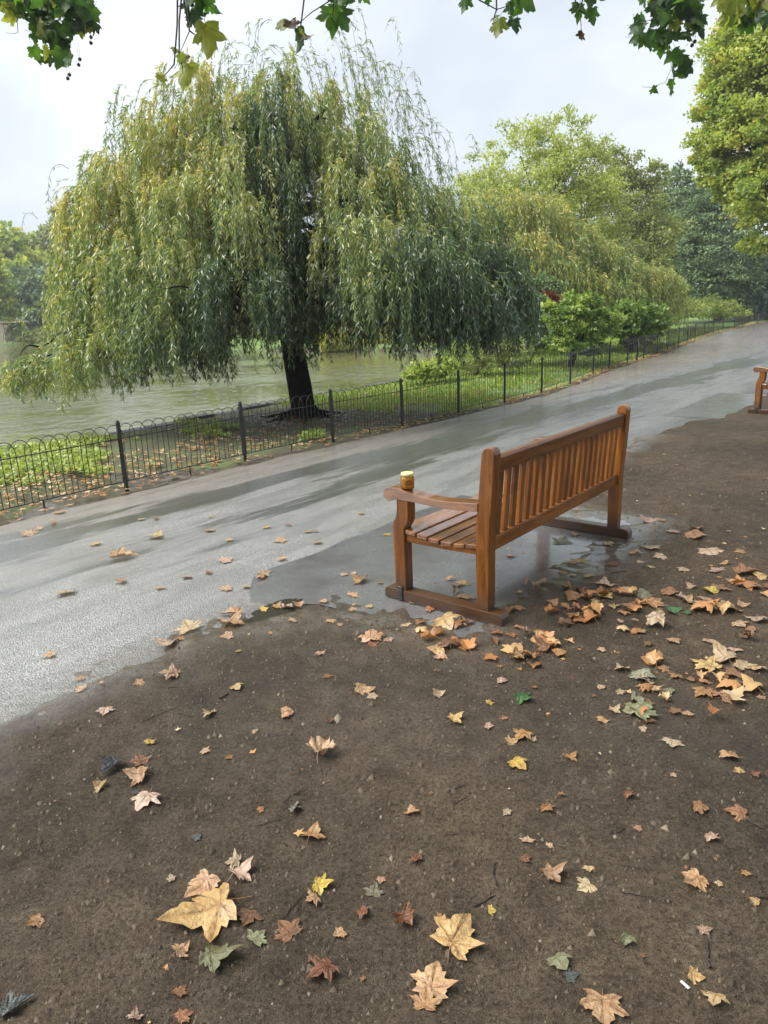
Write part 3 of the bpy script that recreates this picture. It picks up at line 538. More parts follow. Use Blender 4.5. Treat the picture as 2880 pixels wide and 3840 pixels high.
# ================================================================== HERO WILLOW
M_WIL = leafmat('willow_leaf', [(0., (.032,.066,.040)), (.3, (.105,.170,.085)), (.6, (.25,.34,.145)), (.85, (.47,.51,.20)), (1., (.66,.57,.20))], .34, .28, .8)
M_WTWIG = simple('willow_twig', (.17,.135,.045), .6, .35, 8)
def willow():
    r = np.random.default_rng(5); base = np.array([-1.25, 11.76, 0.]); root = props(empty('willow_tree', base), 'big weeping willow with dark trunk on the lake bank behind the railing', 'tree')
    m = MB(); tp = np.array([[-1.22,11.78,-.15],[-1.25,11.76,.0],[-1.27,11.77,.12],[-1.30,11.78,.5],[-1.36,11.8,1.1],[-1.43,11.84,1.8],[-1.46,11.88,2.5],[-1.42,11.9,3.2],[-1.30,11.92,3.9],[-1.15,11.9,4.5]])
    R = np.array([.225,.208,.197,.188,.178,.17,.155,.125,.09,.05]); m.tube(tp, R, 14)
    for k in range(7): a = k*.9+.3; d = np.array([math.cos(a), math.sin(a), 0]); m.tube([base+d*.10+np.array([0,0,.20]), base+d*.22+np.array([0,0,.06]), base+d*.45+np.array([0,0,.015]), base+d*.95+np.array([0,0,-.04])], [.05,.045,.035,.015], 7)
    me = m.build('trunk', M_BARK); r2 = np.random.default_rng(3)
    for v_ in me.vertices: c = v_.co; an = math.atan2(c.y-11.8, c.x+1.33); f = .012*math.sin(an*17+c.z*1.7)+.008*math.sin(an*29-c.z*3); c.x += f*math.cos(an); c.y += f*math.sin(an)
    wchild('trunk', me, root)
    # (px, py, depth, radius m, hanging length m, tint (leaf colour plus painted inner shade), density)
    lobes = [(1040,285,12.0,.75,2.0,.55,1.),(1230,280,11.9,.6,1.8,.55,.9),(860,380,11.6,.85,1.9,.66,1.),(690,480,11.6,.8,1.7,.72,1.),(560,640,11.3,.85,1.7,.78,1.),(440,800,11.1,.75,1.6,.70,1.),
      (420,970,10.9,.7,1.4,.60,1.),(350,1130,10.9,.6,.95,.60,.9),(150,1350,10.6,.42,.42,.66,1.),(270,1330,10.5,.55,.50,.66,1.),(80,1385,10.5,.3,.3,.62,.8),(400,1230,10.3,.6,.8,.56,.9),
      (1370,470,11.6,.65,1.5,.55,.9),(1500,660,11.3,.65,1.4,.58,.9),(1650,810,11.1,.7,1.3,.55,1.),(1790,920,11.0,.65,1.3,.38,1.),(1870,1010,10.9,.5,1.1,.30,1.),
      (980,400,11.0,.34,3.0,.16,1.5),(1010,640,10.9,.34,2.2,.15,1.3),(770,720,10.6,.85,1.8,.58,1.),(620,890,10.4,.8,1.5,.60,1.),(500,1060,10.3,.7,1.2,.54,1.),(820,980,10.2,.75,1.3,.36,1.),(680,1130,10.1,.7,.9,.45,1.),
      (940,1010,10.3,.45,1.2,.2,1.),(1330,800,10.4,.55,1.5,.62,1.),(1430,930,10.1,.6,1.2,.58,1.),(1540,900,10.4,.75,1.5,.38,1.),(1690,980,10.5,.65,1.35,.30,1.),(1810,1080,10.5,.5,1.0,.24,1.),(1260,1060,10.5,.5,.95,.34,.9),
      (1340,620,10.9,.55,1.3,.62,.8),(880,560,11.0,.8,2.0,.55,1.),(1200,480,11.4,.45,1.5,.44,.8),(720,610,11.2,.7,1.8,.68,.8),(500,540,11.5,.6,1.3,.74,.8),(390,700,11.3,.6,1.2,.74,.8),(370,870,11.1,.5,1.2,.68,.8),(620,390,11.7,.6,1.3,.7,.8),(770,310,11.8,.6,1.5,.66,.8),(320,1010,11.0,.45,.9,.62,.8),
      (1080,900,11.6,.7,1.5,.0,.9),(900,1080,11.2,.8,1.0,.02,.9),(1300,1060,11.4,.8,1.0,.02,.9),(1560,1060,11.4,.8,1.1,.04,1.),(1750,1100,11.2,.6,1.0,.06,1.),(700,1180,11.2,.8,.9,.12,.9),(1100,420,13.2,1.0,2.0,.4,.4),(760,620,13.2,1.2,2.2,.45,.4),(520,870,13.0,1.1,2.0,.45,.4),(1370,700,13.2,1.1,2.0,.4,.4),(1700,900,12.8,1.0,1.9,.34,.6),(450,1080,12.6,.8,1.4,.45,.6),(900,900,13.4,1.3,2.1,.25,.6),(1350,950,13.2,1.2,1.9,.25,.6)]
    LV = []; LF = []; LA = []; SV = []; SF = []; nl = ns = 0; lm = []
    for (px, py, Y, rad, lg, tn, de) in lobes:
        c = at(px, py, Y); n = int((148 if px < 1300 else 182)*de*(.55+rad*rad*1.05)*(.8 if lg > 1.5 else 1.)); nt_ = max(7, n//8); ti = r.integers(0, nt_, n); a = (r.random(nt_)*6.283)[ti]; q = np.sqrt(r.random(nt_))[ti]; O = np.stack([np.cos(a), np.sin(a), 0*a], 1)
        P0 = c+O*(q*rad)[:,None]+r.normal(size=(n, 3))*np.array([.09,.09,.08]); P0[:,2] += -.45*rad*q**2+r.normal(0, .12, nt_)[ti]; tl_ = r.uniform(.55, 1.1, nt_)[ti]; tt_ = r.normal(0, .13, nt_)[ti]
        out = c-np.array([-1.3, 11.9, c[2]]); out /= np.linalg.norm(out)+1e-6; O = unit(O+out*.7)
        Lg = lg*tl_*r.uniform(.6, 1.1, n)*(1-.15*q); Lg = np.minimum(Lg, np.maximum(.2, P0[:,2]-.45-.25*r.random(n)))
        tm = np.clip(tn+(.08 if px < 1000 else .03)+tt_+r.normal(0, .05, n)+.08*(P0[:,2]-3)/2-(.16 if (px > 760 and py > 850) else 0), 0, 1)  # darker tint in the lower centre paints shade inside the crown
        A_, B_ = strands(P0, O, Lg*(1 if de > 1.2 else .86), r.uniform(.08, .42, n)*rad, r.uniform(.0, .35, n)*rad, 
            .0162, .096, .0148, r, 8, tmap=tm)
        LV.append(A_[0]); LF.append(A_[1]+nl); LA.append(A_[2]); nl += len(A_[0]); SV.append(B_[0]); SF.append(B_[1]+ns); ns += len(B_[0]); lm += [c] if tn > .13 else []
    # long wispy shoots that stand clear of the crown
    wp = [(800,330),(700,420),(620,420),(930,230),(1020,200),(1130,200),(1260,190),(1330,210),(1380,280),(1450,350),(560,520),(480,600),(380,700),(330,820),(1500,440),(1600,600),(1700,720),(860,270),(420,660),(240,1180),(120,1240),(1560,520)]
    for k, (px, py) in enumerate(wp):
        c = at(px, py, 11.5); n = 15; a = r.normal(0, .5, n)+(math.pi if px < 1080 else 0)+r.normal(0, .5, n); O = np.stack([np.cos(a), np.sin(a)*.8, 0*a], 1); P0 = c+r.normal(size=(n, 3))*np.array([.22,.5,.1])
        A_, B_ = strands(P0, unit(O), r.uniform(.35, 1.0, n), r.uniform(.12, .5, n), r.uniform(.1, .55, n), .034, .085, .012, r, 9, tmap=np.full(n, .5))
        LV.append(A_[0]); LF.append(A_[1]+nl); LA.append(A_[2]); nl += len(A_[0]); SV.append(B_[0]); SF.append(B_[1]+ns); ns += len(B_[0])
    wchild('crown', mesh('crown', np.concatenate(LV), np.concatenate(LF), M_WIL, False, {'tint': np.concatenate(LA)}), root)
    wchild('shoots', mesh('shoots', np.concatenate(SV), np.concatenate(SF), M_WTWIG), root)
    for c in lm:
        m = MB(); h = float(np.clip(c[2]*.62+.9, 2.0, 4.0)); s = np.array([np.interp(h, tp[:,2], tp[:,0]), np.interp(h, tp[:,2], tp[:,1]), h]); low = c[2] < 1.9
        if low: s = min(lm, key=lambda q_: np.linalg.norm(q_-c-np.array([.5,.2,.9])))+np.array([0,0,-.3])
        P = limb(m, s, c+np.array([0,0,-.12 if low else -.40]), .018 if low else .070, .008, r, .12, 9)
        for j in range(3): q = P[r.integers(3, 8)]; limb(m, q, q+np.array([r.normal(0,.4), r.normal(0,.4), r.uniform(-.1,.2)]), .014, .004, r, .15, 5)
        wchild('limb', m.build('limb', M_BARK), root)
willow()

# ================================================================== OTHER TREES AND SHRUBS
def weeping(name, label, base, lobes, seed, mat, twig, leafL, leafW, sp, dens, tr=.22):
    r = np.random.default_rng(seed); root = props(empty(name, base), label, 'tree'); LV = []; LF = []; LA = []; SV = []; SF = []; nl = ns = 0; m = MB(); base = np.array(base, float)
    top = np.mean([at(*l_[:3]) for l_ in lobes], 0); limb(m, base-np.array([0,0,.1]), base+(top-base)*.7, tr, tr*.5, r, .05)
    for (px, py, Y, rad, lg, tn) in lobes:
        c = at(px, py, Y); n = int(dens*(.4+rad*rad)); a = r.random(n)*6.283; q = np.sqrt(r.random(n)); O = np.stack([np.cos(a), np.sin(a), 0*a], 1); P0 = c+O*(q*rad)[:,None]; P0[:,2] += -.4*rad*q**2+r.normal(0, .15, n)
        Lg = np.minimum(lg*r.uniform(.4, 1.1, n), np.maximum(.3, P0[:,2]-.3)); A_, B_ = strands(P0, O, Lg, r.uniform(.1, .5, n)*rad, r.uniform(0, .4, n)*rad, sp, leafL, leafW, r, 6, tmap=np.clip(tn+r.normal(0, .14, n), 0, 1))
        LV.append(A_[0]); LF.append(A_[1]+nl); LA.append(A_[2]); nl += len(A_[0]); SV.append(B_[0]*1.); SF.append(B_[1]+ns); ns += len(B_[0]); limb(m, base+(top-base)*r.uniform(.3, .7), c+np.array([0,0,-.1]), tr*.35, .02, r, .12)
    wchild('crown', mesh('crown', np.concatenate(LV), np.concatenate(LF), mat, False, {'tint': np.concatenate(LA)}), root)
    wchild('shoots', mesh('shoots', np.concatenate(SV), np.concatenate(SF), twig), root); wchild('trunk', m.build('trunk', M_BARK2), root)
M_WIL2 = leafmat('golden_willow_leaf', [(0., (.12,.19,.085)), (.5, (.29,.36,.13)), (1., (.62,.52,.13))], .35, .5); M_TW2 = simple('golden_twig', (.36,.23,.05), .6, .3, 5)
weeping('golden_willow', 'yellow-tinged weeping willow behind the broad-leaved shrub', (5.2,26.5,0), [(1760,790,25.5,1.1,1.7,.40),(1880,730,26,1.3,1.8,.50),(1990,750,26,1.2,1.8,.55),(2090,840,26,1.2,1.7,.42),(2190,900,26,1.1,1.6,.45),(2290,960,26,1.0,1.5,.36),
  (1840,870,24.8,1.0,1.5,.36),(1960,870,24.6,1.0,1.6,.58),(2060,950,24.5,1.0,1.5,.40),(2150,1010,24.5,.9,1.3,.55),(1740,910,25,1.0,1.8,.32),(1690,820,25.5,1.0,1.8,.35),(2250,1050,24.8,.8,1.2,.40),(1900,1000,24.2,.9,1.4,.34),(2010,1060,24.0,.8,1.2,.5),(2120,900,25.0,.8,1.2,.3),(1780,1020,24.5,.9,1.5,.3),(2330,1060,25,.7,1.2,.4)], 21, M_WIL2, M_TW2, .19, .036, .068, 175)
weeping('golden_willow', 'small drooping willow dome closing the row behind the railing', (9.4,26.8,0), [(2420,1000,26.5,.95,2.0,.45),(2480,1030,26.5,.75,1.6,.5),(2380,1030,26,.8,1.7,.42)], 22, M_WIL2, M_TW2, .17, .032, .07, 230, .12)
M_LG = leafmat('pale_leaf', [(0., (0.150,0.203,0.053)), (.5, (0.330,0.383,0.112)), (1., (0.600,0.630,0.225))], .4, .5); M_OL = leafmat('olive_leaf', [(0., (0.080,0.120,0.040)), (.5, (0.192,0.240,0.080)), (1., (0.384,0.400,0.144))], .35, .5)
M_DK = leafmat('dark_leaf', [(0., (.040,.078,.034)), (.5, (.13,.20,.085)), (1., (.28,.36,.16))], .2, .5); M_PL = leafmat('plane_crown_leaf', [(0., (.13,.20,.045)), (.55, (.36,.45,.105)), (.9, (.58,.55,.13)), (1., (.60,.33,.10))], .4, .45)
M_BG = leafmat('fresh_leaf', [(0., (.05,.105,.03)), (.5, (.19,.29,.065)), (1., (.47,.52,.13))], .35, .4); M_RED = leafmat('red_leaf', [(0., (.08,.018,.012)), (1., (.30,.08,.04))], .3, .5); M_BLU = leafmat('blue_green_leaf', [(0., (0.056,0.112,0.080)), (1., (0.192,0.304,0.208))], .25, .45)
M_YG = leafmat('yellowing_leaf', [(0., (0.112,0.192,0.040)), (.5, (0.288,0.384,0.080)), (1., (0.640,0.608,0.112))], .4, .5)
P3 = lambda px, py, z=0: tuple(gnd(px, py, z)[:2])+(0.,)
broadleaf('pale_tree', 'tall pale green tree rising behind the golden willow', (9,40,0), [lob(1830,760,39,120,110),lob(1950,650,39,150,130),lob(2090,560,39,120,110),lob(2190,640,39,110,110),lob(2060,740,38,180,140),lob(2210,800,38,120,130),lob(1900,830,38,150,120),lob(2090,900,37,160,120)], 46000, .19, M_LG, 31, .4, tint=(.6,.22), clump=.34, aspect=.42, per=90)
broadleaf('birch_tree', 'thin airy birch-like tree between pale tree and dark evergreens', (17.5,46,0), [lob(2330,620,45,60,75),lob(2300,720,45,80,80),lob(2445,680,45,55,75),lob(2420,780,45,90,80),lob(2330,850,44,110,100),lob(2450,900,44,100,110),lob(2370,980,43,110,90)], 26000, .17, M_OL, 32, .22, tint=(.75,.2), clump=.42, aspect=.6, shell=.2, per=80)
broadleaf('evergreen_tree', 'broad dark evergreen with layered boughs near the path bend', (27,58,0), [lob(2640,760,58,90,80),lob(2600,860,57,110,90),lob(2700,850,57,110,100),lob(2560,960,56,130,80),lob(2690,960,56,150,80),lob(2620,1050,55,150,70),lob(2740,1050,55,90,70),lob(2560,1100,54,110,50)], 64000, .22, M_DK, 33, .4, tint=(.5,.2), clump=.32, aspect=.5, per=90)
broadleaf('conifer_tree', 'blue-grey conifer top showing above the birch and evergreen', (22,60,0), [lob(2530,700,62,55,60),lob(2560,780,62,80,80),lob(2520,860,61,90,90)], 7000, .38, M_DK, 34, .3, tint=(.65,.2), clump=.4, aspect=.4)
broadleaf('laurel_shrub', 'blue-green evergreen shrub at the far bend of the path', (33,58,0), [lob(2860,1040,57,90,80),lob(2800,1110,56,70,50),lob(2880,1120,56,60,60)], 7000, .40, M_BLU, 35, .2, tint=(.5,.2), cat='shrub', stem='stem')
broadleaf('plane_tree', 'large yellowing plane tree leaning in from the right picture edge', (21.5,30,0), [lob(2800,230,31,130,140),lob(2900,350,30,170,170),lob(2720,400,31,95,90),lob(2650,560,31,70,55),lob(2740,540,31,90,80),lob(2820,560,30,140,120),lob(2900,720,29,120,120),lob(2780,690,30,75,75),lob(2880,870,29,75,70),lob(2900,150,30,120,120),lob(2670,640,30.5,55,50),lob(2720,280,31,60,60)], 76000, .135, M_PL, 36, .6, tint=(.58,.2), clump=.32, aspect=.85, per=80)
broadleaf('broadleaf_shrub', 'low broad-leaved green shrub spreading close behind the railing', (5.0,18.9,0), [lob(2120,1190,18.6,70,60),lob(2180,1150,19.2,70,55),lob(2230,1220,19.4,75,60),lob(2130,1270,18.4,60,45),lob(2200,1280,19.3,60,40)], 11000, .10, M_BG, 41, .10, tint=(.5,.2), clump=.34, per=60, aspect=.8, cat='shrub', stem='stem', bark=M_BARK)
broadleaf('broadleaf_shrub', 'darker broad-leaved shrub next to the drooping willow dome', (8.2,23.6,0), [lob(2360,1190,23.4,75,55),lob(2430,1200,23.8,65,50),lob(2310,1230,23.2,50,45),lob(2400,1250,23.6,60,35)], 9000, .115, M_BG, 42, .10, tint=(.36,.2), clump=.34, per=60, aspect=.8, cat='shrub', stem='stem', bark=M_BARK)
broadleaf('red_shrub', 'dark red leaved shrub peeping above the broad-leaved shrub', (4.2,20.5,0), [lob(2060,1140,20.5,45,35),lob(2030,1185,20.4,30,25),lob(2100,1165,20.6,28,26)], 1100, .13, M_RED, 43, .05, tint=(.5,.25), clump=.4, cat='shrub', stem='stem')
broadleaf('dark_shrub', 'dense dark green shrub in the shade beside the willow', (3.3,19.6,0), [lob(1970,1190,20,75,80),lob(2010,1090,21,70,50),lob(1990,1270,19.5,55,40),lob(1920,1250,20,50,50)], 9000, .10, M_DK, 44, .10, tint=(.6,.25), clump=.4, aspect=.7, cat='shrub', stem='stem', bark=M_BARK)
broadleaf('bank_shrub', 'feathery grey-green shrub on the bank under the willow hem', (2.2,17.6,0), [lob(1760,1345,17.8,60,40),lob(1840,1330,17.6,70,45),lob(1930,1330,17.4,60,45),lob(1890,1300,18,50,35)], 6000, .085, M_OL, 45, .04, tint=(.55,.25), clump=.5, aspect=.3, cat='shrub', stem='stem')
broadleaf('nettle_clump', 'bright green nettle clump at the water edge beyond the railing', (1.0,16.2,0), [lob(1600,1385,16.2,55,26),lob(1660,1375,16.6,45,30),lob(1540,1405,15.9,30,14)], 3400, .085, M_BG, 46, .03, tint=(.75,.2), clump=.5, aspect=.55, cat='plant', stem='stem')
broadleaf('herb_bed', 'pale green herbaceous clump on the lawn below the evergreens', (15.5,41,0), [lob(2570,1160,41,90,30),lob(2660,1150,43,80,32),lob(2500,1175,39,50,28),lob(2730,1165,44,60,22)], 5200, .20, M_LG, 47, .05, tint=(.35,.2), clump=.45, aspect=.4, cat='plant', stem='stem')
broadleaf('rust_shrub', 'small rust-orange shrub at the far bend of the path', (29.5,57,0), [lob(2830,1133,56,16,13),lob(2812,1140,56,9,7)], 300, .3, M_RED, 48, .05, tint=(.9,.1), cat='shrub', stem='stem')
# across the lake
broadleaf('lakeside_tree', 'rounded yellow-green tree across the lake above the dark one', (-60,112,0), [lob(20,960,112,90,80),lob(90,950,112,70,60),lob(130,1000,110,50,50),lob(-40,1000,110,80,90),lob(60,1040,108,80,60)], 9000, .85, M_YG, 51, .5, tint=(.62,.2), group='trees across the lake')
broadleaf('lakeside_tree', 'spreading dark green tree across the lake over the terrace', (-47,100,0), [lob(110,1080,100,90,60),lob(170,1130,98,70,70),lob(70,1150,98,70,60),lob(140,1200,96,80,50),lob(200,1180,100,60,70)], 10000, .65, M_DK, 52, .5, tint=(.55,.2), group='trees across the lake')
broadleaf('lakeside_tree', 'slender pale poplar-like tree beyond the lake, tallest there', (-44,118,0), [lob(225,840,116,32,45),lob(220,910,116,52,60),lob(240,1000,116,60,70),lob(260,1080,116,60,70)], 7000, .75, M_OL, 53, .4, tint=(.7,.2), group='trees across the lake', aspect=.5)
broadleaf('lakeside_tree', 'bright green leafy tree at the left picture edge across lake', (-49,88,0), [lob(-15,1060,88,45,60),lob(0,1130,88,42,50),lob(10,1170,88,35,30)], 4000, .5, M_YG, 54, .3, tint=(.5,.2), group='trees across the lake')
broadleaf('shore_shrub', 'pale green waterside shrub across the lake beneath the trees', (-36,90,0), [lob(180,1255,89,60,22),lob(110,1262,91,40,14),lob(250,1245,87,50,30)], 2600, .45, M_LG, 55, .05, tint=(.3,.2), cat='shrub', stem='stem')
for k, (px, Y, lab) in enumerate(((420,78,'olive green tree glimpsed across the lake through the willow, left of its trunk'), (760,66,'olive green tree half hidden behind the centre of the willow'), (1180,56,'olive green tree hidden behind the willow trunk and its right side'), (1500,52,'olive green tree over the reeds behind the willow'))):
    p = gnd(px, 1270, 0); b_ = at(px, 1200, Y); broadleaf('lakeside_tree', lab, (b_[0], Y, 0), [lob(px,1090,Y,150,110),lob(px-120,1160,Y,110,90),lob(px+120,1150,Y,120,90),lob(px,1230,Y-1,150,50)], 5000, .5, M_OL, 60+k, .4, tint=(.45,.2), group='trees across the lake')

# far terrace: building, parasols
def terrace():
    b_ = at(5, 1275, 92); root = props(empty('cafe_building', (b_[0]-2.5, 94, 0)), 'cream lakeside building with orange roof at the left picture edge', 'building')
    cream = simple('cream_render', (.55,.48,.36), .7, .15, 2); roof = simple('orange_roof_tiles', (.42,.20,.10), .7, .2, 3); dark = simple('dark_opening', (.03,.035,.045), .3); stone = simple('grey_chimney', (.28,.26,.25), .8, .2, 2)
    link('wall', bm2me(bevel_box(-6,3.2,-2,2,0,2.9,.02,1), 'wall', cream), root)
    bm = extrude_poly([(-2.4,2.9),(2.4,2.9),(0,4.1)], -6.3, 3.5, 0); link('roof', bm2me(bm, 'roof', roof), root)
    ch = link('chimney', bm2me(bevel_box(-1.2,.4,-.6,.6,4.0,6.2,.02,1), 'chimney', stone), root)
    for k in range(3): link('window', bm2me(bevel_box(-5.2+2.6*k,-3.4+2.6*k,-2.06,-1.98,.5,2.2,.01,1), 'window', dark), root)
    cv = {'cream': cream, 'grey': simple('grey_canvas', (.18,.19,.25), .7), 'orange': simple('orange_canvas', (.5,.27,.13), .7)}
    for px, Y, c, lab in ((22,88,'cream','cream parasol in front of the lakeside building'), (75,93,'grey','dark grey parasol beneath the spreading tree across the lake'), (55,90,'orange','pale orange parasol beside the lakeside building')):
        p = at(px, 1268, Y); o = props(empty('parasol', (p[0], Y, 0)), lab, 'parasol', 'parasols on the lakeside terrace'); V = [(0,0,2.9)]+[(1.5*math.cos(a*math.pi/4), 1.5*math.sin(a*math.pi/4), 2.25) for a in range(8)]
        link('canopy', mesh('canopy', V, [[0, 1+i, 1+(i+1) % 8] for i in range(8)], cv[c]), o); link('pole', bm2me(bevel_box(-.04,.04,-.04,.04,0,2.8,.01,1), 'pole', dark), o)
terrace()
# ------------------------------------------------------------------ ground cover, reeds, lawn, leaf litter
def scatter_uv(n, u0, u1, v0f, v1f, r):
    u = r.uniform(u0, u1, n); t = r.random(n); a = np.array([v0f(x) for x in u]); b = np.array([v1f(x) for x in u]); v = a+(b-a)*t; P = BO+u[:,None]*BU+v[:,None]*BV; return np.column_stack([P, np.zeros(n)]), u, t
def cover():
    r = np.random.default_rng(77); P, u, t = scatter_uv(60000, -3.2, 6.5, lambda x: float(v_fence(x))-.12, lambda x: float(v_fence(x))-3.6, r)
    d = inside_dist(P[:,0], P[:,1], LAKE); k = vn(P[:,0]*1.3, P[:,1]*1.3, 4)*.6+vn(P[:,0]*4, P[:,1]*4, 5)*.4; th = np.interp(u, [-3,1.5,3,6.5], [.40,.46,.60,.62])+np.where(t < .42, .13, 0)+np.where(t < .2, .1, 0); tree = np.hypot(P[:,0]+1.25, P[:,1]-11.76)
    ok = (d < -.12) & (k > th) & (tree > 1.15+1.0*(u > 4)); P = P[ok]; n = len(P); P[:,2] = r.uniform(0, .09, n)*(k[ok]-.3)*2
    a = r.random(n)*6.283; Dn = unit(np.stack([np.cos(a), np.sin(a), r.uniform(-.1, .9, n)], 1)); Wd = unit(np.cross(Dn, np.array([0,0,1.])+r.normal(0, .3, (n, 3))))
    V, F, A = leaf_quads(P, Dn, Wd, r.uniform(.025,.065,n), r.uniform(.02,.042,n), r.uniform(.45,1.,n), .1)
    props(link('ground_cover', mesh('ground_cover', V, F, M_BG, False, {'tint': A})), 'bright green ground cover on the bank behind the near railing', 'ground cover', kind='stuff')
    r = np.random.default_rng(78); P, u, t = scatter_uv(90000, 6.2, 40, lambda x: float(v_fence(x))-.1, lambda x: float(v_fence(x))-min(4.5+.35*(x-6), 9.5), r); d = inside_dist(P[:,0], P[:,1], LAKE)
    k = vn(P[:,0]*1.1, P[:,1]*1.1, 8); ok = (d < -.1) & ((k > .33) | (t > .35)) & (r.random(len(P)) < np.interp(u, [6,12,40], [1,.8,.5])); P = P[ok]; n = len(P); a = r.random(n)*6.283
    Dn = unit(np.stack([np.cos(a)*.6, np.sin(a)*.6, r.uniform(.4, 1.2, n)], 1)); Wd = unit(np.cross(Dn, r.normal(size=(n, 3)))); sc = np.interp(u[ok], [6,40], [1,3.])
    V, F, A = leaf_quads(P, Dn, Wd, r.uniform(.04,.09,n)*sc, r.uniform(.012,.03,n)*sc, r.uniform(.4,.95,n)); props(link('lawn_grass', mesh('lawn_grass', V, F, M_BG, False, {'tint': A})), 'fresh green lawn grass behind the railing', 'grass', kind='stuff')
    r = np.random.default_rng(79); n = 9000; px = r.uniform(1200, 1700, n); P = np.array([at(x, 1300, 39.5+y)for x, y in zip(px, r.uniform(0, 3, n))]); P[:,2] = -.3; Dn = unit(np.stack([r.normal(0,.2,n), r.normal(0,.2,n), np.ones(n)], 1)); Wd = unit(np.cross(Dn, r.normal(size=(n, 3))))
    V, F, A = leaf_quads(P, Dn, Wd, r.uniform(.4,1.4,n), r.uniform(.04,.08,n), r.uniform(.5,1.,n)); props(link('reeds', mesh('reeds', V, F, M_WIL2, False, {'tint': A})), 'straw-coloured reeds on the far bank under the willow', 'reeds', kind='stuff')
cover()
LITC = leafmat('litter_leaf', [(0., (.09,.050,.028)), (.25, (.20,.098,.045)), (.5, (.42,.18,.060)), (.75, (.50,.33,.15)), (1., (.60,.47,.31))], .12, .35, .5)
def star(P, ang, sz, tilt, r):
    n = len(P); k = 10; a = np.linspace(0, 2*np.pi, k, endpoint=False); rad = np.where(np.arange(k) % 2 == 0, 1., .5); zz = np.where(np.arange(k) % 2 == 0, 1., .2); rad = rad[None]*r.uniform(.45, 1.15, (n, k))
    c, s = np.cos(ang)[:,None], np.sin(ang)[:,None]; x = np.cos(a)*rad; y = np.sin(a)*rad*.9; cur = tilt[:,None]*zz*r.uniform(-.3, 1., (n, k))
    X = (x*c-y*s)*sz[:,None]*.5; Y = (x*s+y*c)*sz[:,None]*.5; Z = cur*sz[:,None]; V = np.concatenate([np.stack([X, Y, Z], 2), np.zeros((n, 1, 3))], 1)+P[:,None,:]
    j = np.arange(k); f = np.stack([j, (j+1) % k, np.full(k, k)], 1); F = (f[None]+(np.arange(n)*(k+1))[:,None,None]).reshape(-1, 3); return V.reshape(-1, 3), F
def litter():
    r = np.random.default_rng(91); PP = []; SZ = []; TT = []
    P, u, t = scatter_uv(4200, -3.2, 9.5, lambda x: float(v_fence(x))-.05, lambda x: float(v_fence(x))-3.4, r); d = inside_dist(P[:,0], P[:,1], LAKE); k = vn(P[:,0]*1.5, P[:,1]*1.5, 2); tr = np.hypot(P[:,0]+1.0, P[:,1]-12.)
    ok = (d < -.1) & ((k > .40) | (tr < 2.6)); P = P[ok]; PP.append(P); SZ.append(r.uniform(.05,.12,len(P))); TT.append(np.where(tr[ok] < 2.4, r.uniform(0,.5,len(P)), r.uniform(.2,1,len(P))))
    P, u, t = scatter_uv(1500, 8, 30, lambda x: float(v_fence(x))-.05, lambda x: float(v_fence(x))-4, r); ok = inside_dist(P[:,0], P[:,1], LAKE) < -.1; P = P[ok]; PP.append(P); SZ.append(r.uniform(.08,.14,len(P))); TT.append(r.uniform(.3,1,len(P)))
    P, u, t = scatter_uv(3400, -3, 55, lambda x: float(v_fence(x))+.20, lambda x: float(v_fence(x))-.12, r); den = np.interp(u, [-3,4,6,12,55], [.25,.35,.9,1,1])*(.35+vn(u*1.2, 3, 2)); ok = r.random(len(P)) < den; P = P[ok]; PP.append(P); SZ.append(r.uniform(.05,.12,len(P))); TT.append(r.uniform(.2,.95,len(P)))
    P = np.concatenate(PP); sz = np.concatenate(SZ); n = len(P); P[:,2] = r.uniform(.012,.03,n); V, F = star(P, r.random(n)*6.28, sz, r.uniform(.05,.35,n), r)
    props(link('leaf_litter', mesh('leaf_litter', V, F, LITC, False, {'tint': np.repeat(np.concatenate(TT), 11)})), 'orange and brown leaf litter along and behind the railing', 'leaf litter', kind='stuff')
    # crumbs of soil and grit
    n = 46000; x = r.uniform(-2.4, 4.2, n); y = .9+6.5*r.random(n)**1.7; uu, vv = w2uv(x, y); e = vv-v_right(uu); pad = (uu > -.3) & (uu < 2.2) & (vv < .66); ok = (e > .06) & ~pad; x, y = x[ok], y[ok]; n = len(x); s = r.gamma(1.5, .0021, n)+.0012
    o4 = np.array([(.9,0,-.35),(-.45,.8,-.3),(-.45,-.8,-.3),(.05,0,.85)]); th = r.random(n)*6.283; c_, s_ = np.cos(th)[:,None], np.sin(th)[:,None]; q4 = o4[None]*r.uniform(.6, 1.3, (n, 4, 1)); q4 = np.stack([q4[:,:,0]*c_-q4[:,:,1]*s_, q4[:,:,0]*s_+q4[:,:,1]*c_, q4[:,:,2]], 2)*s[:,None,None]
    V = q4+np.stack([x, y, .0165+(vn(x*2.2, y*2.2, 1)-.5)*.022+(vn(x*7, y*7, 2)-.5)*.016+(vn(x*17, y*17, 3)-.5)*.011+s*.3], 1)[:,None,:]
    f = np.array([(0,1,3),(1,2,3),(2,0,3)]); F = (f[None]+(np.arange(n)*4)[:,None,None]).reshape(-1, 3)
    gm = leafmat('soil_grit', [(0., (.045,.034,.024)), (.8, (.10,.076,.052)), (.97, (.14,.11,.078)), (1., (.24,.20,.15))], 0., .7, .3); props(link('soil_crumbs', mesh('soil_crumbs', V.reshape(-1, 3), F, gm, False, {'tint': np.repeat(r.random(n), 4)})), 'crumbs of soil and grit on the bare earth', 'grit', kind='stuff')
litter()
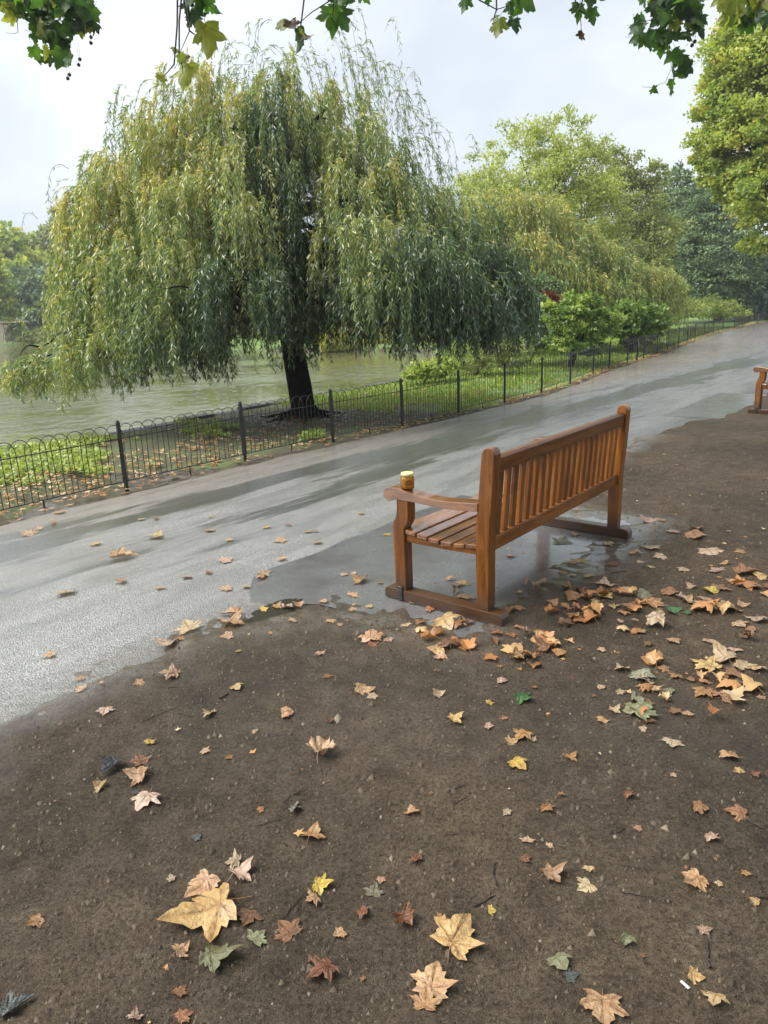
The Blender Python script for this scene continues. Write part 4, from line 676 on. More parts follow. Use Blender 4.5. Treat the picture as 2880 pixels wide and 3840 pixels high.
def fragments():
    r = np.random.default_rng(123); n = 1500; x = r.uniform(-2.4, 5.5, n); y = .9+8.5*r.random(n)**1.3; uu, vv = w2uv(x, y); den = .25+.75*(np.hypot(x-1.6, (y-4.2)*.8) < 1.7); ok = (vv-v_right(uu) > .04) & (r.random(n) < den); x, y = x[ok], y[ok]; n = len(x)
    z = .0165+(vn(x*2.2, y*2.2, 1)-.5)*.022+(vn(x*7, y*7, 2)-.5)*.016+.004; z = np.where((w2uv(x, y)[1] < .62) & (w2uv(x, y)[0] < 2.2) & (w2uv(x, y)[0] > -.3), .013, z); V, F = star(np.stack([x, y, z], 1), r.random(n)*6.28, r.gamma(2.5, .008, n)+.008, r.uniform(.0,.25,n), r)
    props(link('leaf_fragments', mesh('leaf_fragments', V, F, LITC, False, {'tint': np.repeat(r.random(n), 11)})), 'small broken bits of dead leaf trodden into the earth', 'leaf litter', kind='stuff')
fragments()

# ================================================================== PLANE LEAVES
HALF = [(0.,0.),(.10,-.08),(.26,-.11),(.45,-.05),(.37,.05),(.43,.12),(.38,.17),(.52,.27),(.64,.42),(.49,.43),(.45,.51),(.35,.48),(.25,.45),(.27,.58),(.27,.66),(.17,.72),(.12,.82),(0.,1.02)]
def leaf_mesh(name, kind, seed, mat, petiole=.38):
    r = np.random.default_rng(seed); h = np.array(HALF); out = np.concatenate([h, (h*np.array([-1,1]))[1:-1][::-1]]); out = out*(1+r.normal(0,.045,out.shape)); out[0] = (0, 0)
    if kind == 'piece': out[:,0] *= .55; out[:,1] *= .8
    hub = np.array([0., .10]); n = len(out); rings = [.25,.5,.75,1.]; V = [hub]
    for f in rings: V += [hub+(p-hub)*f for p in out]
    V = np.array(V); F = [[0, 1+(i+1) % n, 1+i] for i in range(n)]
    for k in range(len(rings)-1):
        for i in range(n): a = 1+k*n+i; b = 1+k*n+(i+1) % n; F.append([a, b, b+n, a+n])
    tips = [17, 8, 3, n-8, n-3]; vein = np.zeros(len(V)); vein[0] = 1
    for k in range(len(rings)):
        for ti in tips: vein[1+k*n+ti] = 1.-.12*k
    x, y = V[:,0], V[:,1]-.3; rr = np.hypot(x, y); ph = r.random(6)*6.28; z = .02*np.sin(7*x+ph[0])*np.sin(6*y+ph[1])+.02*r.normal(size=len(V))*(rr > .2); z -= .012*vein
    if kind == 'flat': z = z*.7+.03*rr**2
    elif kind == 'cup': z += .32*rr**2+.08*np.sin(3*np.arctan2(y, x)+ph[2])*rr
    elif kind == 'tent': z += .30-.62*rr**2+.08*np.sin(4*np.arctan2(y, x)+ph[2])*rr
    elif kind == 'fold': z += np.abs(x)*.75-.15*y**2; x = x*.62
    elif kind == 'crumple': z += .16*np.sin(6*x+ph[2])+.14*np.sin(7*y+ph[3])+.08*np.sin(13*(x+y)+ph[4]); x = x*.82; y = y*.82
    elif kind == 'curl': a = np.clip(y, 0, 9)*3.2; z = z+np.where(y > 0, (1-np.cos(a))/3.2, 0)+.3*x**2; y = np.where(y > 0, np.sin(a)/3.2, y)
    elif kind == 'wave': z += .13*np.sin(5*x+ph[2])+.10*np.sin(5*y+ph[3])+.25*rr**2
    elif kind == 'hang': z += -.28*x**2+.10*np.sin(4*y+ph[2])+.06*np.sin(8*x+ph[1])
    V3 = np.stack([x, y, z], 1); V3[:,2] -= 0 if kind == 'hang' else V3[:,2].min()
    V3 = V3.tolist(); vein = vein.tolist(); z0 = V3[0][2]; pl = petiole*r.uniform(.6, 1.2); bx = r.normal(0, .12)
    if kind != 'piece':
        P = [(0,-.30,z0*.8+.01),(bx*.4,-.30-pl*.5,z0*.4+.02),(bx,-.30-pl,.01)]; P[0] = (V3[1][0]*0, -.27, V3[1][2]); b0 = len(V3)
        for p in P:
            for dx, dz in ((.012,0),(-.006,.011),(-.006,-.011)): V3.append((p[0]+dx, p[1], p[2]+dz)); vein.append(1.)
        for k in range(2):
            for j in range(3): F.append([b0+k*3+j, b0+k*3+(j+1) % 3, b0+k*3+3+(j+1) % 3, b0+k*3+3+j])
    return mesh(name, np.array(V3), F, mat, True, {'vein': vein})
KINDS = ['flat','cup','tent','fold','crumple','curl','wave','piece']
LEAFM = {k: [leaf_mesh('fallen_leaf', k, 100+13*i+j, M_FALLEN) for j in range(3)] for i, k in enumerate(KINDS)}
COLS = {'t': ((.48,.31,.145),'tan'), 'o': ((.36,.185,.070),'orange-brown'), 'p': ((.46,.34,.215),'pale buff'), 'b': ((.22,.098,.042),'red-brown'), 'y': ((.55,.40,.075),'yellow'), 'g': ((.055,.155,.035),'green'), 'G': ((.22,.22,.13),'grey-green'), 'd': ((.070,.075,.075),'slate-grey')}
A_ = """230,68,50,o,u 125,112,80,p,f 168,92,40,p,f 255,22,60,p,f 610,52,40,p,f 675,48,35,o,f 905,40,25,y,p 905,100,60,t,f 672,128,80,p,w 1150,86,40,y,f 1245,76,35,o,f 1330,104,40,p,f 1362,102,38,o,u 1560,26,45,t,f 1370,152,55,t,f 1212,142,60,p,f 990,140,40,p,f 410,158,60,p,f 522,218,105,t,d 972,228,70,p,f 1215,222,48,t,u 900,281,40,b,f 805,300,60,p,f 1130,302,80,t,n 1140,285,70,p,f 688,347,50,p,f 520,320,62,o,w 283,366,90,p,f 980,350,65,p,f 1062,342,45,p,f 1555,318,80,o,w 1525,378,60,t,f 1642,326,30,o,f 1485,290,40,p,f 1528,286,30,p,p 1595,428,45,t,f 1395,408,50,t,w 1525,452,50,p,f 1430,492,48,t,f 1470,512,35,p,f 1195,430,60,o,w 1238,436,70,p,c 1285,425,60,o,w 1138,440,50,y,f 1005,462,95,o,d 1000,502,112,t,w 815,520,118,p,u 725,590,105,p,w 780,570,60,o,u 985,558,65,p,f 1265,492,50,p,f 1168,538,35,t,f 1030,622,40,t,f 1385,630,55,p,w 1605,565,112,t,n 1610,596,60,b,f 740,735,105,p,w 605,768,60,t,f 345,738,42,t,f 350,790,60,p,u 440,762,30,p,f 215,635,55,t,f 1020,782,70,t,w 1565,795,105,t,w 1610,825,55,p,f 905,897,82,p,w 1235,898,88,t,w 455,888,85,p,f 650,1036,50,y,w 885,1058,60,p,f 990,1080,45,o,f 1385,1070,145,p,c 1100,968,40,p,f 1425,925,48,b,d"""
B_ = """15,118,40,y,f 1130,60,75,p,w 1200,60,35,o,f 1355,92,65,t,w 1340,126,90,o,w 1250,105,70,p,f 1490,103,25,t,p 825,117,55,t,n 770,150,90,G,f 980,160,80,p,f 1150,175,95,p,f 1085,198,62,t,w 1195,215,80,p,f 1410,192,110,p,f 1540,197,55,o,f 1105,236,40,p,f 1155,255,42,p,f 1470,247,55,t,w 1295,268,60,p,f 1440,275,80,p,f 545,208,50,p,f 285,312,55,t,w 340,330,66,t,w 315,362,60,b,c 345,385,80,p,f 385,392,50,p,w 120,412,32,t,u 195,440,70,o,n 265,497,122,t,w 205,545,85,t,w 160,500,70,o,w 95,508,62,p,f 350,500,85,o,w 612,330,70,p,c 675,338,70,p,c 810,240,60,t,f 850,235,80,p,f 775,283,45,t,f 815,292,40,p,f 885,297,55,p,f 730,415,66,t,w 790,352,70,o,c 812,390,92,o,w 872,395,72,o,c 848,360,66,b,c 955,328,92,p,w 955,385,80,t,w 910,402,50,t,f 1055,350,75,p,f 1120,375,80,G,w 1160,415,105,o,n 1230,375,82,o,w 1282,392,62,p,w 1060,430,70,o,w 990,430,60,t,w 1035,460,62,o,n 1305,410,92,t,w 1385,397,60,p,f 1330,346,55,p,w 1405,367,82,y,d 1355,440,60,p,f 1240,450,92,g,w 1310,462,52,g,u 1190,450,52,o,w 1495,332,50,t,w 1560,288,112,o,d 1625,305,72,t,w 1595,355,82,t,w 1470,435,70,p,w 1512,452,72,t,w 1545,430,60,t,w 1530,505,92,p,f 1610,490,92,p,w 1575,555,45,t,w 1580,528,60,o,w 790,435,60,o,w 830,450,66,o,c 820,472,62,t,w 785,500,50,b,f 1020,492,45,p,f 1085,485,35,p,f 1180,515,110,p,c 1095,538,92,o,n 575,440,76,t,n 545,452,60,o,c 580,520,52,t,w 550,548,60,o,f 490,550,50,b,d 670,545,62,o,w 685,572,116,t,w 575,605,50,t,w 690,612,105,b,w 755,635,82,o,w 800,583,52,t,w 570,650,90,o,c 632,650,80,o,c 655,685,72,o,w 575,636,66,t,w 300,575,72,o,w 345,612,66,o,n 235,620,112,t,w 245,652,62,t,w 20,570,60,p,f 500,685,35,o,f 505,757,50,p,w 230,805,72,p,w 455,850,36,y,w 600,835,92,g,w 650,785,30,o,p 940,622,50,p,f 935,778,45,p,f 1020,805,50,p,f 1030,700,76,p,w 1165,638,108,t,f 1250,580,66,t,w 1405,585,75,p,f 1110,735,112,G,w 1210,705,62,o,n 1260,735,76,o,w 1130,757,92,p,w 1150,792,105,t,w 1230,795,72,G,f 1225,830,36,o,f 1320,745,50,o,w 1385,755,72,o,n 1395,690,130,t,w 1465,650,122,p,w 1515,620,72,p,f 1550,685,92,p,w 1610,702,92,t,w 1470,730,56,o,w 1530,745,62,G,f 1375,800,92,o,n 1415,802,90,o,w 1475,820,82,t,w 1620,765,46,t,f 1630,830,46,t,w 1090,845,92,G,c 1140,850,62,o,w 1105,890,150,G,n 1140,920,72,b,f 995,885,62,p,w 945,928,66,t,w 1310,888,62,t,f 1120,960,46,p,f 305,918,82,t,w 450,940,62,p,f 520,912,42,o,f 1245,1018,98,p,f 600,985,92,o,w 545,1007,80,t,w 642,1000,52,p,f 575,1110,98,y,w 805,1085,62,o,w 1495,1088,102,t,w"""
C_ = """485,50,140,d,d 610,30,92,b,w 600,90,120,t,w 435,140,78,t,w 630,190,150,p,n 1345,330,112,o,w 1265,225,92,G,c 1125,222,36,o,w 850,338,52,d,p 585,155,42,d,f 740,530,46,p,p 1015,458,105,p,w 1035,512,150,p,w 880,562,165,t,w 905,690,300,t,w 1075,695,125,b,f 945,870,190,G,w 1110,790,115,G,f 780,855,108,t,w 160,725,88,o,w 1390,555,112,y,w 1355,625,96,t,w 1615,575,92,G,f 1645,520,40,t,f 1565,670,92,b,w 1245,760,130,b,f 1470,765,66,t,u 1355,880,62,b,n 1400,930,170,b,w 775,1010,82,b,f 790,1122,92,o,n 585,1140,82,p,w 60,1090,140,d,d"""
D_ = """1530,70,46,t,w 1600,92,56,b,w 1250,95,30,p,p 1055,180,62,o,w 705,228,76,o,w 120,235,72,t,w 530,250,30,p,p 1360,235,98,o,n 1530,250,98,o,n 1095,315,32,t,p 1415,355,76,p,w 620,362,62,p,f 715,380,40,p,f 140,445,72,b,w 610,445,56,b,w 725,512,122,t,w 885,487,62,t,f 875,557,112,p,f 1340,545,132,t,w 463,652,62,y,f 90,705,132,b,c 312,785,215,t,w 215,985,215,t,w 180,1070,145,t,u 750,890,140,G,w 805,948,66,d,f 1050,798,82,G,c 1385,755,60,p,p 1340,952,88,t,w 1430,1050,108,t,w 945,1085,190,t,u 1605,640,46,t,w 1445,545,40,p,p 1565,500,30,o,p"""
KM = {'f':'flat','w':'wave','u':'cup','n':'tent','d':'fold','c':'crumple','p':'piece'}
FORM = {'f':'flat','w':'wavy','u':'upturned','n':'humped','d':'folded','c':'crumpled','p':'scrap of'}
ANCH = [('by the near bench\'s rear foot',1850,2340,230),('by the near bench\'s front foot',1490,2230,150),('by the far foot of near bench',2330,2010,170),('under the near bench',1950,2110,260),('at the puddle by the pad',1000,2310,260),
 ('beside the green fallen leaf',1960,2625,200),('around the big tan star leaf',790,3440,330),('by the small yellow star leaf',1842,3405,260),('near the thick broken stick',2650,3600,260),('around the curled leaf at the bottom edge',2260,3780,200)]
def where(px, py, u, v):
    for t_, ax, ay, rr in ANCH:
        if math.hypot(px-ax, (py-ay)*1.2) < rr: return t_
    if -1.05 < v < .0 and -.5 < u < 2.2: return 'on the tarmac pad'
    if v < v_right(u): return ('on wet path below the railing' if py < 1960 else 'on wet path left of the bench') if px < 1300 else 'on wet path beside the jar'
    row = 'upper' if py < 2250 else 'middle' if py < 2750 else 'lower' if py < 3250 else 'lowest'
    if px > 1900: return {'upper':'on earth right of the near bench','middle':'in the drift right of the near bench' if px > 2250 else 'on earth below the near bench','lower':'on earth at lower right','lowest':'on earth in the bottom right corner'}[row]
    if px > 1000: return {'upper':'on the path before the bench','middle':'on earth below the near bench','lower':'on earth in the lower middle','lowest':'on earth at bottom centre'}[row]
    return {'upper':'on wet path left of the bench','middle':'on earth bordering the wet path','lower':'on earth at lower left','lowest':'on earth in the bottom left corner'}[row]
rl = random.Random(4); leaves = []
for txt, ox, oy in ((A_, 0, 1900), (B_, 1440, 1900), (C_, 0, 2840), (D_, 1440, 2840)):
    for it in txt.split():
        x, y, wd, c, k = it.split(','); px = ox+float(x)*.868; py = oy+float(y)*.868; wpx = float(wd)*.868; P = gnd(px, py, .02); dist = float(np.dot(P-np.array([0,0,EYE]), CF)); wm = wpx*dist/FPX; u, v = w2uv(P[0], P[1])
        leaves.append([px, py, P, min(.30, max(.03, wm)), c, k, where(px, py, u, v), u, v])
ORD = ['leftmost','second from left','third from left','fourth from left','fifth from left','sixth from left','seventh from left','eighth from left','ninth from left','tenth from left','eleventh from left','twelfth from left','thirteenth from left']
bylab = {}
for lf in leaves:
    s = 'large' if lf[3] > .15 else 'small' if lf[3] < .075 else 'middling'; lf.append(f"{s} {FORM[lf[5]]} {COLS[lf[4]][1]} leaf {lf[6]}"); bylab.setdefault(lf[9], []).append(lf)
for k, ls in bylab.items():
    if len(ls) > 1:
        for i, lf in enumerate(sorted(ls, key=lambda q: q[0])): lf[9] = f"{ORD[i]} {k}"
ROT = {(905,690): 2.0, (945,870): 4.6, (312,785): -.6, (215,985): -.3, (463,652): .1, (880,562): 2.6, (265,497): 3.4, (945,1085): 2.9}
for px, py, P, wm, c, k, wh, u, v, lab in leaves:
    me = rl.choice(LEAFM[KM[k]]); o = link('fallen_leaf', me); col = COLS[c][0]; j = rl.uniform(.8, 1.25); g = rl.uniform(.9, 1.12); o.color = (min(1, col[0]*j), min(1, col[1]*j*g), min(1, col[2]*j*rl.uniform(.85, 1.2)), 1)
    z = .012; earth = not ((v < v_right(u)) or (-.28 < u < 2.2 and v < .66)); z = earth_z(P[0], P[1]) if earth else .013
    s = wm/(.68 if k == 'p' else .95 if k in 'dc' else 1.12); big = wm > .125; o.scale = (s*((.80 if wm > .19 else 1.0) if big else rl.uniform(.85, 1.08)), s*((.80 if wm > .19 else 1.0) if big else rl.uniform(.62, .98)), s*rl.uniform(.45, .75)*(.8 if k == 'n' else 1)); a = rl.random()*6.283
    for (qx, qy), an in ROT.items():
        for ox, oy in ((0,2840),(1440,2840),(1440,1900)):
            if abs(px-ox-qx*.868) < 2 and abs(py-oy-qy*.868) < 2 and wm > .04: a = an
    o.rotation_euler = (rl.gauss(0, .09), rl.gauss(0, .09), a); o.location = (P[0], P[1], z+.004); props(o, lab, 'leaf', 'plane leaves fallen on path and earth')

def drift():
    r = np.random.default_rng(44); V = []; F = []; T = []; n0 = 0
    src = [m_ for k in ('wave','crumple','tent','flat','fold') for m_ in LEAFM[k]]; dat = []
    for m_ in src: v_ = np.zeros(len(m_.vertices)*3, np.float32); m_.vertices.foreach_get('co', v_); dat.append((v_.reshape(-1, 3), [list(p.vertices) for p in m_.polygons]))
    for cx, cy, sx, sy, n in ((2170,2270,130,45,14),(2600,2560,150,75,15),(1660,2360,80,35,7),(1990,2400,90,45,8),(2740,2260,100,60,8),(2350,2200,170,60,8)):
        for _ in range(n):
            px, py = r.normal(cx, sx), r.normal(cy, sy)
            if px > 2990: continue
            P = gnd(px, py, .02); u, v = w2uv(P[0], P[1])
            if v < v_right(u)+.05 or (-.05 < u < 1.9 and v < .72): continue
            q, fs = dat[r.integers(len(dat))]; s = r.uniform(.05, .13); a = r.random()*6.283; c_, s_ = math.cos(a), math.sin(a); x = q[:,0]*s*r.uniform(.7,1.05); y = (q[:,1]-.3)*s*r.uniform(.6,1.); z = q[:,2]*s*r.uniform(.5,.9)
            V.append(np.stack([x*c_-y*s_+P[0], x*s_+y*c_+P[1], z+.018+r.uniform(0,.012)], 1)); F += [[i+n0 for i in f] for f in fs]; n0 += len(q); T.append(np.full(len(q), r.beta(1.6, 2.2)))
    props(link('drift_leaves', mesh('drift_leaves', np.concatenate(V), F, LITC, True, {'tint': np.concatenate(T)})), 'loose drift of dead plane leaves behind and right of the near bench', 'leaf litter', kind='stuff')
drift()
# ------------------------------------------------------------------ sticks, paper scrap
STK = [(1440+315*.868,2840+150*.868,90,25,5,'forked dark stick on earth above the yellow star leaf'),(1440+330*.868,2840+198*.868,85,30,4,'thinner dark stick lying just below the forked stick'),(1440+480*.868,2840+510*.868,115,85,7,'brown upright-pointing stick beside the yellow star leaf'),(1440+445*.868,2840+608*.868,130,22,7,'thick dark stick left of the yellow star leaf'),
 (1440+1080*.868,2840+605*.868,100,-12,4,'thin dark stick below the speckled oval leaf'),(1440+1395*.868,2840+860*.868,125,62,12,'thick broken stick above two tan leaves at lower right'),(1440+835*.868,2840+340*.868,60,-35,5,'short dark stick in the lower right middle'),(1440+1600*.868,2840+305*.868,70,-40,8,'dark knobbly stick beside the humped orange leaf'),(1440+1630*.868,2840+615*.868,70,-5,8,'dark stick end at the right picture edge'),
 (650*.868+30,1900+905*.868,150,30,3,'long curved twig on earth below the puddle strip'),(800*.868,1900+905*.868,75,-20,5,'short brown twig on earth left of centre'),(745*.868,1900+797*.868,60,5,4,'small straight twig below the path edge'),(968*.868,1900+822*.868,45,50,7,'flat wood chip on earth below the path edge'),(1265*.868,2840+665*.868,150,45,6,'forked dark twig joining the yellow-green leaves'),(1440*.868,2840+800*.868,160,70,3,'long bowed leaf stalk at bottom centre'),
 (1270*.868,2840+165*.868,110,40,5,'dark bent twig above the grey crumpled leaf'),(1160*.868,2840+280*.868,100,20,4,'slender dark twig left of the grey crumpled leaf'),(1525*.868,2840+185*.868,55,-70,5,'short dark twig at the middle of the lower earth'),(1440+1000*.868,1900+285*.868,95,12,5,'dark stick in the leaves behind the bench'),(1440+870*.868,1900+210*.868,60,30,4,'dark twig under the far end of the bench'),(1440+660*.868,2840+350*.868,45,-65,4,'short upright twig right of the slate scrap'),(1440+1025*.868,2840+327*.868,45,25,5,'stubby twig near the lower right scraps'),(1440+295*.868,2840+340*.868,60,0,3,'thin level twig on the lower middle earth'),(1440+1140*.868,2840+150*.868,70,-15,3,'thin pale twig above the orange scrap')]
for i, (px, py, ln, ang, th, lab) in enumerate(STK):
    P = gnd(px, py, .015); dist = float(np.dot(P-np.array([0,0,EYE]), CF)); lm = ln*.868*dist/FPX; a = math.radians(ang); d = np.array([math.cos(a), math.sin(a)*1.3, 0]); r = np.random.default_rng(300+i); n = 6; t = np.linspace(-.5, .5, n)
    R = th*.868*dist/FPX*.5; Q = np.outer(t*lm, d)+np.column_stack([r.normal(0, .04*lm, n), r.normal(0, .04*lm, n), np.abs(r.normal(0, .15*R, n))]); m = MB(); m.tube(Q, R*np.linspace(1.1, .75, n), 6)
    if i in (0, 3, 5, 13, 15): m.tube(np.array([Q[3], Q[3]+d*lm*.18+np.array([-d[1], d[0], .05])*lm*.2]), [R*.6, R*.35], 5)
    o = link('stick', m.build('stick', M_TWIG), None, (P[0], P[1], earth_z(P[0], P[1])+R*.75+.002)); props(o, lab, 'stick', 'sticks and twigs on the earth')
P = gnd(1440+1300*.868, 2840+985*.868, .02); bm = bevel_box(-.004,.004,-.012,.012,0,.0016,.0005,1); o = link('paper_scrap', bm2me(bm, 'paper_scrap', simple('white_paper', (.50,.48,.44), .7, .05)), None, (P[0], P[1], earth_z(P[0], P[1])+.004)); o.rotation_euler = (0, 0, .5); props(o, 'scrap of white paper between two tan leaves at lower right', 'paper')
P = gnd(1440+1640*.2, 2840+148*.868, .02)

# ------------------------------------------------------------------ overhanging plane tree
def overhang():
    base = np.array([5.6, -3.2, 0.]); root = props(empty('plane_tree', base), 'plane tree whose leafy twigs hang into the top of the picture', 'tree'); r = np.random.default_rng(8); rp_ = random.Random(9)
    HM = [leaf_mesh('leaf', 'hang', 500+j, M_HANG, .5) for j in range(6)]+[leaf_mesh('leaf', k, 520, M_HANG, .5) for k in ('cup','wave')]
    m = MB(); limb(m, base-np.array([0,0,.2]), (4.6,-1.5,6.5), .48, .30, r, .03, 9); m.tube(np.array([[5.6,-3.2,-.2],[5.58,-3.18,.15],[5.55,-3.1,.6]]), [.75,.6,.48], 12)
    hubs = [np.array(h) for h in ((-.8,4.3,5.4),(.9,4.2,5.6),(4.4,8.0,7.6),(-3.6,8.6,7.8),(2.2,4.3,5.5))]
    for h in hubs: limb(m, (4.6,-1.5,6.3), h, .14, .035, r, .10, 10)
    wchild('trunk', m.build('trunk', M_BARK2), root)
    # high crown of the same tree, over the path side of the earth
    B = np.array([(4.5,-2.5,9.5,4,4,2.4),(1,-1,9.8,3.6,3.4,2.),(6.5,2.5,9.8,3.6,3.6,2.2),(2.5,2.5,9.6,3,2.6,1.8),(-2,-3,9.6,3,3,2),(8,-3,9.4,3,3,2)]); PP = []
    for b in B: c = unit(r.normal(size=(1300, 3)))*r.uniform(.3, 1., (1300, 1)); PP.append(b[:3]+c*b[3:])
    P = np.concatenate(PP); n = len(P); Dn = unit(r.normal(size=(n, 3))+np.array([0,0,-.3])); Wd = unit(np.cross(Dn, r.normal(size=(n, 3)))); V, F, A = leaf_quads(P, Dn, Wd, r.uniform(.2,.4,n), r.uniform(.2,.34,n), r.random(n), .1); wchild('crown', mesh('crown', V, F, M_PL, False, {'tint': A}), root)
    GC = [(.045,.10,.022),(.062,.135,.026),(.075,.155,.03),(.035,.08,.03)]; YC = [(.25,.27,.045),(.21,.24,.04),(.17,.21,.04)]; BC = [(.055,.035,.022),(.08,.05,.03)]
    def cluster(h, Y, lv, twigs, balls=()):
        mb = MB(); 
        for tw in twigs:
            Q = np.array([at(x, y, Y+k*.03) for k, (x, y) in enumerate(tw)]); mb.tube(Q, np.linspace(.0042, .0016, len(Q)), 5)
        s0 = at(*twigs[0][0], Y); limb(mb, h, s0, .016, .0042, r, .06, 8)
        for tw in twigs[1:]: limb(mb, h+(s0-h)*.8, at(*tw[0], Y), .006, .0042, r, .04, 6)
        br = wchild('branch', mb.build('branch', M_TWIG), root)
        for (px, py, wpx, ang, c) in lv:
            P = at(px, py, Y+r.normal(0, .10)); wm = wpx*Y/FPX*1.03; t = math.radians(ang+r.normal(0, 9)); tip = unit(CR*math.cos(t)+CU*math.sin(t)+CF*r.normal(0, .35)); nr = unit(-CF*.75+np.array([0,0,-.2])+r.normal(0, .38, 3)); x = unit(np.cross(tip, nr)); nr = np.cross(x, tip)
            o = link('leaf', rp_.choice(HM), br); s = wm/1.15; o.matrix_local = Matrix(((x[0]*s, tip[0]*s, nr[0]*s, P[0]-tip[0]*.4*s), (x[1]*s, tip[1]*s, nr[1]*s, P[1]-tip[1]*.4*s), (x[2]*s, tip[2]*s, nr[2]*s, P[2]-tip[2]*.4*s), (0,0,0,1)))
            pal = {'g': GC, 'y': YC, 'b': BC}[c]; q = rp_.choice(pal); j = rp_.uniform(.8, 1.25); o.color = (q[0]*j, q[1]*j, q[2]*j, 1)
        for (px, py) in balls:
            p = at(px, py, Y); bm = bmesh.new(); bmesh.ops.create_icosphere(bm, subdivisions=2, radius=.019)
            for v_ in bm.verts: v_.co *= rp_.uniform(.9, 1.08)
            o = link('seed_ball', bm2me(bm, 'seed_ball', M_TWIG), br, tuple(p)); ms = MB(); ms.tube(np.array([p+[.01,0,.16], p+[.005,0,.08], p]), .0015, 4, False); wc = link('stalk', ms.build('stalk', M_TWIG), br)
    c6 = lambda x, y: (600+x*.482, y*.482)
    A = [(230,30,150,-100,'g'),(310,55,150,-60,'g'),(450,30,200,-20,'g'),(295,165,165,-70,'g'),(230,110,130,-110,'g'),(372,385,235,-95,'y'),(110,410,80,-100,'y'),(165,490,100,-110,'b'),(190,480,80,-60,'y'),(195,655,215,-95,'y'),(15,645,90,-80,'y'),(430,75,130,-20,'g')]
    cluster(hubs[0], 4.3, [(*c6(x, y), w_*.482, a, c) for x, y, w_, a, c in A], [[c6(225,-60), c6(224,120), c6(230,240), c6(190,330), c6(150,425)], [c6(230,240), c6(280,275), c6(320,300)], [c6(150,425), c6(175,520), c6(180,580)], [c6(110,500), c6(60,560), c6(20,600)]])
    Bq = [(965,215,120,-80,'y'),(1040,230,120,-60,'b'),(1075,360,165,-95,'g'),(1155,300,110,-50,'b'),(1120,290,80,-60,'y'),(1335,235,200,-80,'g'),(1440,195,185,-50,'g'),(1395,60,150,-80,'g'),(1410,20,130,-95,'g'),(1610,10,110,-60,'g'),(1470,-10,160,-30,'g'),(1360,130,110,-85,'g')]
    cluster(hubs[0], 4.3, [(*c6(x, y), w_*.482, a, c) for x, y, w_, a, c in Bq], [[c6(1340,-60), c6(1315,10), c6(1180,95), c6(1100,165), c6(1035,195)], [c6(1100,165), c6(1092,230), c6(1085,290)], [c6(1340,-60), c6(1350,60), c6(1340,130)]])
    c7 = lambda x, y: (1600+x*.7716, y*.7716)
    Cq = [(178,45,72,-100,'g'),(297,22,32,-85,'g'),(343,160,84,-85,'y'),(320,100,50,-120,'g'),(435,150,84,-90,'g'),(412,65,70,-100,'g'),(510,28,130,-25,'g'),(430,20,90,-90,'g'),(460,45,70,-60,'g')]
    cluster(hubs[1], 4.3, [(*c7(x, y), w_*.7716, a, c) for x, y, w_, a, c in Cq], [[c7(200,-60), c7(255,0), c7(340,46), c7(392,30), c7(430,-20)], [c7(340,46), c7(330,75), c7(325,90)], [c7(430,-20), c7(440,60), c7(440,110)]])
    Dq = [(735,90,84,-95,'g'),(810,100,70,-60,'g'),(790,22,110,-110,'g'),(752,190,48,-90,'b')]
    cluster(hubs[4], 4.6, [(*c7(x, y), w_*.7716, a, c) for x, y, w_, a, c in Dq], [[c7(715,-60), c7(722,0), c7(740,50), c7(750,110), c7(752,170)], [c7(740,50), c7(780,75), c7(800,90)]])
    rr = np.random.default_rng(17)
    def boxes(bs, f): return [(*f(rr.uniform(x0, x1), rr.uniform(y0, y1)), rr.uniform(.8, 1.2)*wd*fs, -90+rr.normal(0, 40), c if rr.random() < .9 else 'y') for x0, x1, y0, y1, n, wd, c in bs for _ in range(n) for fs in [f(1,0)[0]-f(0,0)[0]]]
    E_ = boxes([(1040,1370,-10,60,17,80,'g'),(1090,1350,60,140,16,80,'g'),(1000,1060,90,150,3,45,'g'),(1030,1130,150,220,7,70,'g'),(1100,1190,190,290,8,75,'g'),(1220,1340,130,190,8,70,'g'),(1200,1260,260,330,4,75,'g'),(1200,1250,330,420,3,80,'g'),(1170,1200,420,470,2,55,'g'),(1110,1130,440,460,1,45,'g')], c7)
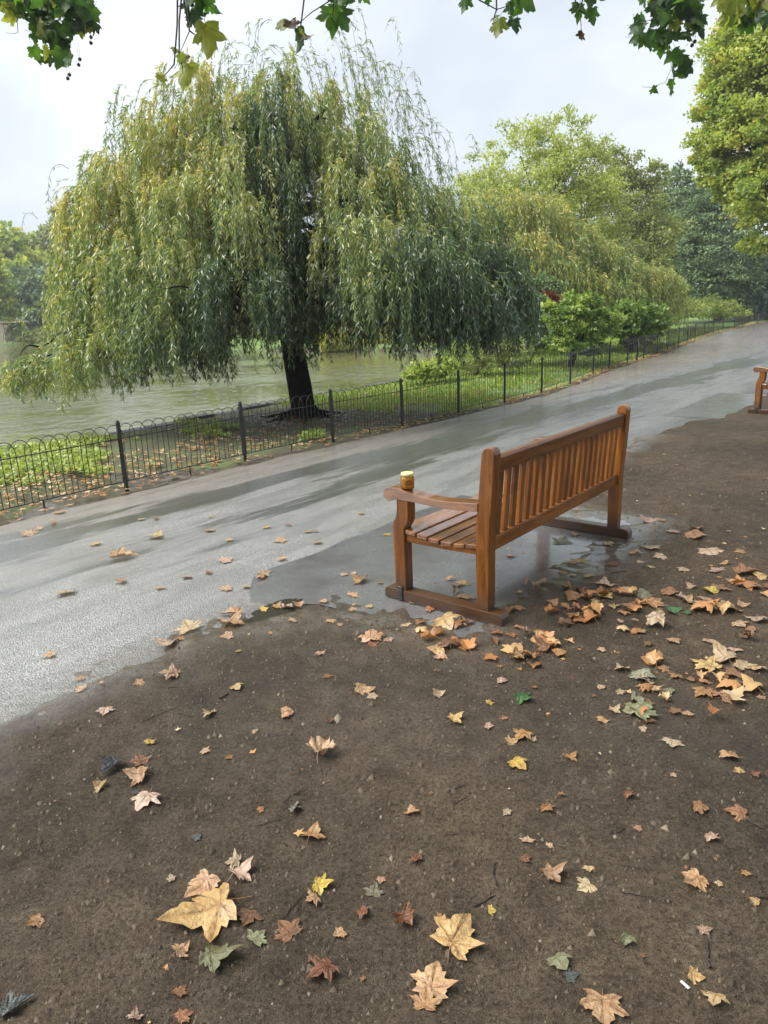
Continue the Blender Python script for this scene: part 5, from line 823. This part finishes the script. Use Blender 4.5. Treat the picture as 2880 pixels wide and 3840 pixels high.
    cluster(hubs[2], 8.0, E_, [[c7(1230,-80), c7(1180,0), c7(1120,90), c7(1090,150), c7(1060,190)], [c7(1180,0), c7(1170,120), c7(1180,230), c7(1190,330), c7(1160,400), c7(1090,425), c7(1045,422)], [c7(1230,-80), c7(1290,60), c7(1300,150)], [c7(1120,90), c7(1040,110), c7(975,125)]], [c7(1303,202), c7(1290,220), c7(1152,215)])
    Fq = boxes([(1430,1520,30,120,10,80,'y'),(1520,1660,-10,80,14,85,'y'),(1540,1640,80,150,8,80,'g')], c7)
    cluster(hubs[2], 8.6, Fq, [[c7(1620,-80), c7(1560,0), c7(1480,70), c7(1430,110)], [c7(1560,0), c7(1600,90), c7(1620,130)]])
    c5 = lambda x, y: (x*.4219, y*.4219)
    Gq = boxes([(0,120,20,180,6,110,'g'),(80,320,0,130,13,140,'g'),(320,560,-20,130,13,140,'g'),(560,820,-20,140,18,150,'g'),(140,440,130,260,11,130,'g'),(480,560,80,180,3,100,'g'),(600,820,140,300,15,130,'g'),(360,500,300,440,7,130,'g'),(480,640,280,420,7,130,'g'),(330,400,480,560,3,130,'g'),(460,660,420,600,8,150,'g'),(700,760,300,350,2,80,'g')], c5)
    cluster(hubs[3], 8.6, Gq, [[c5(470,-100), c5(400,40), c5(420,180), c5(440,330), c5(460,430), c5(500,520)], [c5(400,40), c5(250,110), c5(150,170), c5(60,120)], [c5(470,-100), c5(640,60), c5(740,160), c5(780,260)], [c5(640,60), c5(620,260), c5(600,420), c5(620,540)], [c5(150,170), c5(160,290), c5(110,300), c5(55,290)]], [c5(808,330), c5(808,382), c5(710,527), c5(700,577), c5(618,665), c5(603,697)])
overhang()

# ------------------------------------------------------------------ damp air
def haze():
    V = [(x, y, z) for x in (-165, 225) for y in (-42, 318) for z in (-2.6, 32.)]; F = [[0,1,3,2],[4,6,7,5],[0,4,5,1],[2,3,7,6],[0,2,6,4],[1,5,7,3]]
    m = bpy.data.materials.new('damp_air'); m.use_nodes = True; t = m.node_tree; t.nodes.remove(t.nodes['Principled BSDF']); pv = N(t, 'ShaderNodeVolumePrincipled', i_Density=.0008); pv.inputs['Color'].default_value = (.95,.97,1,1); pv.inputs['Anisotropy'].default_value = .2
    t.links.new(pv.outputs[0], t.nodes['Material Output'].inputs['Volume']); props(link('haze', mesh('haze', V, F, m)), 'thin damp haze in the air', 'haze', kind='stuff')
haze()
